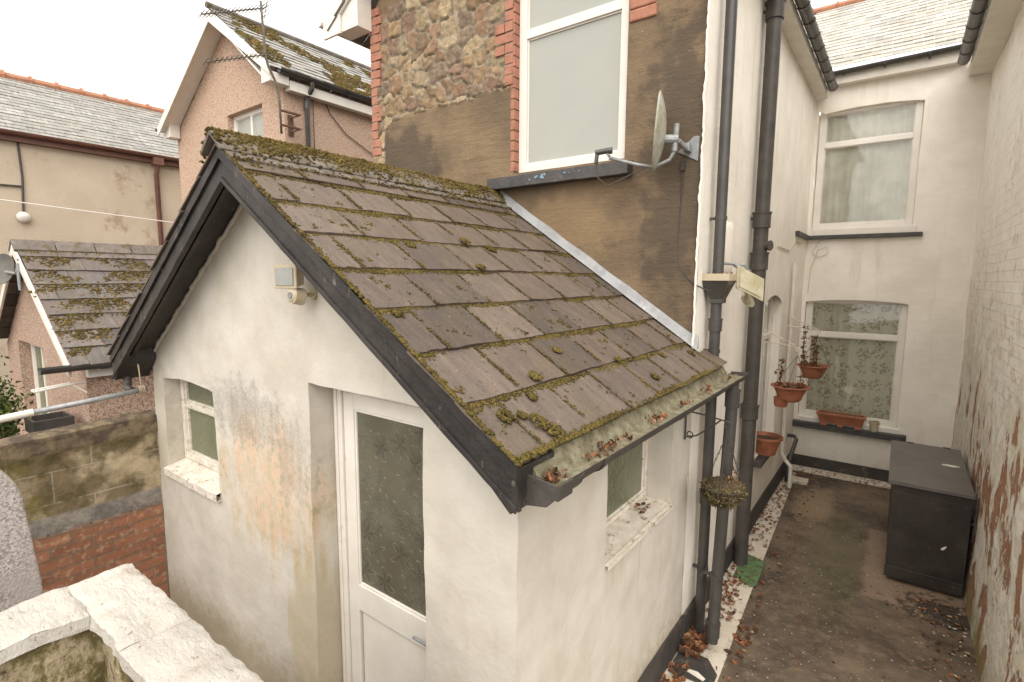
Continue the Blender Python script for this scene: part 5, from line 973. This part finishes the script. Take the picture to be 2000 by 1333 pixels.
b = MB(); b.tube([(PX1+.19, 4.88, 2.93), (PX1+.19, 4.88, 2.84), (PX1+.07, 4.86, 2.72), (PX1+.06, 4.86, -1)], .036, 12); b.tube([(PX1+.06, 4.86, 2.56), (PX1+.06, 4.86, 2.66)], .046, 12); b.build('downpipe', MT['plastic'], PK, smooth=True, flat_angle=40)
b = MB(); b.tube([(PRX, yb_-.03, PRZ+.03), (PRX, 12, PRZ+.03)], .05, 8); b.build('ridge_tiles', MT['ridge'], PK)
b = MB(); b.tube([(PX1+.02, 5.2, 2.80), (PX1+.02, 5.3, 2.6), (PX1+.02, 5.6, 2.35), (PX1+.02, 6.2, 2.1), (PX1+.02, 7, 1.95)], .008, 5); b.tube([(PX1+.015, 5.0, 2.78), (PX1+.015, 5.0, 0)], .006, 5); b.build('wall_cable', MT['wire'], PK)
b = MB(); half_gutter(b, (PX0-.16, yb_-.02, 2.76), (PX0-.16, 8, 2.76), .05, (-1, 0, 0)); b.build('gutter', MT['plastic'], PK)
# television aerial on its bent mast
ta = thing('television_aerial', 'rusty television aerial on a crooked mast fixed to the pink wall', 'aerial', (-7.3, 4.35, 2.1)); AX = -7.36
b = MB(); b.tube([(AX, 4.31, 2.05), (AX, 4.30, 2.5), (AX, 4.27, 2.72), (AX, 4.16, 2.92), (AX, 4.12, 3.05), (AX, 4.11, 3.35), (AX, 4.09, 3.75)], .017, 8); b.build('mast', MT['ridge'], ta, smooth=True)
b = MB()
for z in (2.16, 2.36): b.box(AX-.02, AX+.02, 4.30, 4.62, z+.004, z+.026); b.box(PX1, AX-.02, 4.60, 4.62, z+.006, z+.024)
b.box(PX1+.0, PX1+.02, 4.57, 4.65, 2.12, 2.42); b.build('wall_bracket', MT['rust'], ta)
def yagi(z, y0, y1, dz, n, el):
    b = MB(); b.tube([(AX, y0, z+dz), (AX, y1, z)], .009, 6)
    for i in range(n):
        q = i/(n-1); y = y0+(y1-y0)*q; zz_ = z+dz*(1-q); b.tube([(AX-el, y, zz_-.02), (AX+el, y, zz_+.02)], .005, 4)
        b.tube([(AX, y-.01, zz_-.04), (AX, y+.01, zz_+.04)], .004, 4)
    return b
b = yagi(3.68, 3.30, 4.14, -.40, 16, .11); 
for k in range(5): b.tube([(AX-.13, 4.14+.012*k, 3.58+.06*k), (AX+.13, 4.14+.012*k, 3.58+.06*k)], .005, 4)
b.tube([(AX, 4.13, 3.54), (AX, 4.2, 3.86)], .006, 4); b.build('upper_antenna', MT['ridge'], ta)
yagi(3.08, 3.32, 4.16, -.36, 14, .08).build('lower_antenna', MT['ridge'], ta)
# far beige range
FH = thing('far_house', 'long beige rendered house with brown gutter and pale slate roof at far left', 'house', (-14, 4, ZG)); FX = -14.0
b = MB(); b.grid(lambda u, v: (FX, u, v), lin(-4, 14, 1), lin(ZG, 2.7, 1)); b.grid(lambda u, v: (u, -4, v), [FX-5, FX], [ZG, 2.7]); b.build('wall', MT['beige'], FH)
rb = MB(); dx, dz = 2.62, -1.68; slates(rb, (FX-2.5, -4, 4.4), (0, 1, 0), (dx, 0, dz), 18, math.hypot(dx, dz), .175, .30, .009, .013, 1, 41, .003); slates(rb, (FX-2.5, -4, 4.4), (0, 1, 0), (-dx, 0, dz), 18, math.hypot(dx, dz), .4, .6, .009, .013, 1, 42, .003); rb.build('roof', MT['slate_mid'], FH)
b = MB(); b.tube([(FX-2.5, -4, 4.43), (FX-2.5, 14, 4.43)], .085, 8)
for k in range(38): b.tube([(FX-2.5, -4+.47*k, 4.44), (FX-2.5, -3.95+.47*k, 4.44)], .115, 8)
b.build('ridge_tiles', MT['clay'], FH, smooth=True, flat_angle=40)
b = MB(); half_gutter(b, (FX+.2, -4, 2.72), (FX+.2, 14, 2.72), .07, (1, 0, 0)); b.box(FX+.002, FX+.13, -4, 14, 2.55, 2.7); b.tube([(FX+.2, 5.05, 2.66), (FX+.2, 5.05, 2.5), (FX+.08, 5.05, 2.3), (FX+.08, 5.05, -2)], .05, 10); b.box(FX+.1, FX+.28, 4.95, 5.15, 2.5, 2.66); b.build('gutter', MT['brown'], FH, smooth=True, flat_angle=40)
b = MB(); b.tube([(FX+.03, 2.72, 2.6), (FX+.03, 2.74, 1.9), (FX+.03, 2.70, 1.2)], .02, 6); b.tube([(FX+.03, 2.0, 1.70), (FX+.03, 2.72, 1.72)], .018, 6); b.build('wall_cable', MT['wire'], FH)
bl_ = MB(); bl_.tube([(FX+.02, 2.69, 1.13), (FX+.12, 2.69, 1.12), (FX+.15, 2.69, 1.11)], [.11, .10, .05], 16); o = bl_.build('wall_lamp', MT['white'], smooth=True); finish_tags(o, 'white oval bulkhead lamp on the beige far wall under a cable', 'wall lamp')
b = MB(); b.tube([(-10, -2+.6*i, 1.29-.052*(.6*i)-.35*(1-((i-10)/10.)**2)*.25) for i in range(21)], .008, 5); o = b.build('washing_line', MT['upvc']); finish_tags(o, 'pale washing line slung across the gap by the beige house', 'washing line')
# small pink outhouse
SO = thing('small_outhouse', 'low pink pebbledashed outhouse with mossy slates beyond the garden wall', 'outhouse', (-9.6, 3, ZG)); SX0, SX1, SYF, SRX, SRZ = -11.7, -7.72, 1.90, -9.66, .42
ss = (SRZ+1.03)/(SX1+.12-SRX); rz3 = lambda x: SRZ-.08-ss*abs(x-SRX); b = MB(); QX0, QX1, QZ0, QZ1 = -10.95, -9.52, -2.3, -1.0
b.grid(lambda u, v: (u, SYF, min(v, rz3(u))), lin(SX0, SX1, .1, (QX0, QX1, SRX)), lin(ZG, SRZ-.05, .1, (QZ0, QZ1)), lambda u, v: v-.05 < rz3(u) and not (QX0 < u < QX1 and QZ0 < v < QZ1)); b.grid(lambda u, v: (SX1, u, v), lin(SYF, 4.3, .3), lin(ZG, -1.0, .3)); reveal(b, xf((0, SYF, 0), (1, 0, 0), (0, 1, 0)), QX0, QX1, QZ0, QZ1, .2, .1); b.wobble(.006, 3); b.build('wall', MT['pink2'], SO)
window(SO, xf((0, SYF+.14, 0), (1, 0, 0), (0, 1, 0)), QX0+.0, QX1, QZ0, QZ1, .08, .06, vbars=(-10.35,), glass='obs', label='white framed window in a deep pebbledashed opening')
rb = MB(); dx, dz = SX1+.14-SRX, -(SRZ+1.05); slates(rb, (SRX, SYF-.16, SRZ), (0, 1, 0), (dx, 0, dz), 2.75, math.hypot(dx, dz), .31, .42, .012, .02, 3, 51, .006, wj=.08); slates(rb, (SRX, SYF-.16, SRZ), (0, 1, 0), (-dx, 0, dz), 2.75, math.hypot(dx, dz), .31, .42, .012, .02, 2, 52, .006); sr = rb.build('roof', MT['slate_purple'], SO)
sn_ = Vector((-dz, 0, dx)).normalized(); pts, rad = [], []
for _ in range(3200):
    q, y = rnd.random(), rnd.uniform(SYF-.14, 4.2); k = noise.noise(Vector((y*2.3, q*6, 2)))+.2*(.6-q)
    if k < -.08: continue
    R = rnd.choice([.012, .018, .025, .04])
    for j in range(6): yy, qq = y+rnd.gauss(0, R*.7), min(1, max(0, q+rnd.gauss(0, R*.35))); pts.append((SRX+dx*qq+sn_.x*.016, min(yy, 4.2), SRZ+dz*qq+sn_.z*.016)); rad.append(R*rnd.uniform(.25, .6))
mo = moss_blobs(pts, rad, BASE[SO], sr, 'moss', sn_, 'rmoss', 55, sq=.35); mo['kind'] = 'stuff'
b = MB(); y = SYF-.2
while y < 4.2: b.prism([(SRX-.17, SRZ-.08), (SRX-.02, SRZ+.06), (SRX+.02, SRZ+.06), (SRX+.17, SRZ-.08), (SRX+.15, SRZ-.11), (SRX, SRZ+.02), (SRX-.15, SRZ-.11)][::-1], y+.004, y+.44, 'y'); b.tube([(SRX, y+.43, SRZ+.0), (SRX, y+.46, SRZ+.0)], .075, 8); y += .45
b.build('ridge_tiles', MT['ridge'], SO, bevel=.006)
b = MB()
for sg in (1, -1):
    p = [(SRX+sg*abs(dx), SRZ+dz-.12), (SRX+sg*abs(dx), SRZ+dz-.01), (SRX, SRZ-.01), (SRX, SRZ-.15)]; b.prism(p if sg > 0 else p[::-1], SYF-.19, SYF-.16, 'y')
b.box(SX1, SX1+.1, SYF, 4.2, -1.20, -1.06); b.build('barge_board', MT['upvc'], SO, bevel=.005)
b = MB(); half_gutter(b, (SX1+.2, 1.45, -1.02), (SX1+.2, 4.2, -1.02), .07, (1, 0, 0)); half_gutter(b, (SX1+.2, 2.0, -1.02), (SX1+.2, 2.08, -1.02), .08, (1, 0, 0)); b.build('gutter', MT['plastic'], SO, smooth=True, flat_angle=40)
sd3 = thing('satellite_dish', 'small dark dish cut by the left edge beside the low pink outhouse', 'satellite dish', (-9.5, 1.6, 0)); n3 = Vector((.45, -.85, .2)).normalized(); u3 = (Vector((0, 0, 1))-n3*n3.z).normalized()
b = MB(); dish(b, Vector((-9.72, 1.6, .08)), n3, u3, u3.cross(n3), .21, .2, .05); MT['dishd'] = simple('dark_dish', (.10, .095, .085), (.14, .13, .11), 8, .5); b.build('reflector', MT['dishd'], sd3, smooth=True, flat_angle=50)
b = MB(); b.tube([(-9.7, 1.64, .04), (-9.4, 1.68, .02), (-9.36, 1.70, .1)], .02, 8); b.tube([(-9.36, 1.70, -.2), (-9.36, 1.70, .15)], .02, 8); b.build('bracket', MT['grey'], sd3)
# small solar lamp arm and box outside the little window
t = thing('clothes_airer', 'small white slatted airer bracket sticking out near the low pink outhouse', 'airer', (-7.62, 1.55, -1.35)); b = MB(); b.tube([(-7.66, 1.88, -1.25), (-7.62, 1.74, -1.25), (-7.58, 1.40, -1.28), (-7.70, 1.40, -1.28), (-7.72, 1.74, -1.25)], .012, 6)
for k in range(6): b.tube([(-7.60, 1.43+.055*k, -1.272), (-7.70, 1.43+.055*k, -1.272)], .004, 4)
b.tube([(-7.62, 1.74, -1.25), (-7.58, 1.86, -1.36)], .008, 5); b.build('frame', MT['upvc'], t)
b = MB()
for (x0, x1, y0, y1) in ((-8.3, -8.27, 1.42, 1.8), (-7.93, -7.9, 1.42, 1.8), (-8.27, -7.93, 1.42, 1.45), (-8.27, -7.93, 1.77, 1.8)): b.box(x0, x1, y0, y1, -1.85, -1.68)
b.box(-8.27, -7.93, 1.45, 1.77, -1.85, -1.76); o = b.build('planter_box', MT['plastic'], bevel=.004); finish_tags(o, 'dark open box under the deep window beyond the garden wall', 'box')
# shrub at the left edge
sh = thing('shrub', 'green leafy shrub at the left edge below the low pink outhouse', 'shrub', (-8.4, 1.2, ZG)); P_ = []
for _ in range(2600):
    v = Vector((rnd.gauss(0, .28), rnd.gauss(0, .10), rnd.gauss(0, .20)))
    if noise.noise(v*4) < -.1: continue
    P_.append((-8.4+v.x, 1.22+v.y, -1.62+v.z))
lf = scatter('foliage', MT['foliage'], P_, BASE[sh], LEAF[0], LEAF[1], [rnd.uniform(.015, .032) for _ in P_], sh, 'full', seed=61, smooth=False)
for k in range(9): a = k*.7; b = MB(); b.tube([(-8.4, 1.22, ZG), (-8.4+.1*math.cos(a), 1.22+.06*math.sin(a), -2.3), (-8.4+.22*math.cos(a), 1.22+.1*math.sin(a), -1.6)], [.02, .014, .006], 5); b.build('stem', MT['bark'], sh)
# loose telephone cable on the wing wall
b = MB(); b.tube([(XS+.01, 7.3, .42), (XS+.01, 8.1, .40), (XS+.012, 8.55, .55), (XS+.015, 9.1, .55)], .006, 5); b.tube([(-1.1, YH-.01, .62), (-1.2, YH-.01, .45), (-1.1, YH-.012, .36), (-.98, YH-.012, .42), (-1.0, YH-.012, .52), (-1.12, YH-.012, .48), (-1.2, YH-.01, .2), (-1.22, YH-.01, -.2)], .005, 5); o = b.build('loose_cable', MT['wstrip']); finish_tags(o, 'thin pale cable looping below the upper back window sill', 'cable')

# raised render pad on the wing wall above the hopper
b = MB(); ys = lin(4.72, 5.16, .04); b.grid(lambda u, v: (XS+.0+.045*max(0, math.sin(math.pi*(u-4.72)/.44))**.4*max(0., math.sin(math.pi*(v-.0)/.5))**.4, u, v+.06*(u-4.72)), ys, lin(.0, .5, .04)); b.build('render_pad', MT['house'], HO, smooth=True)
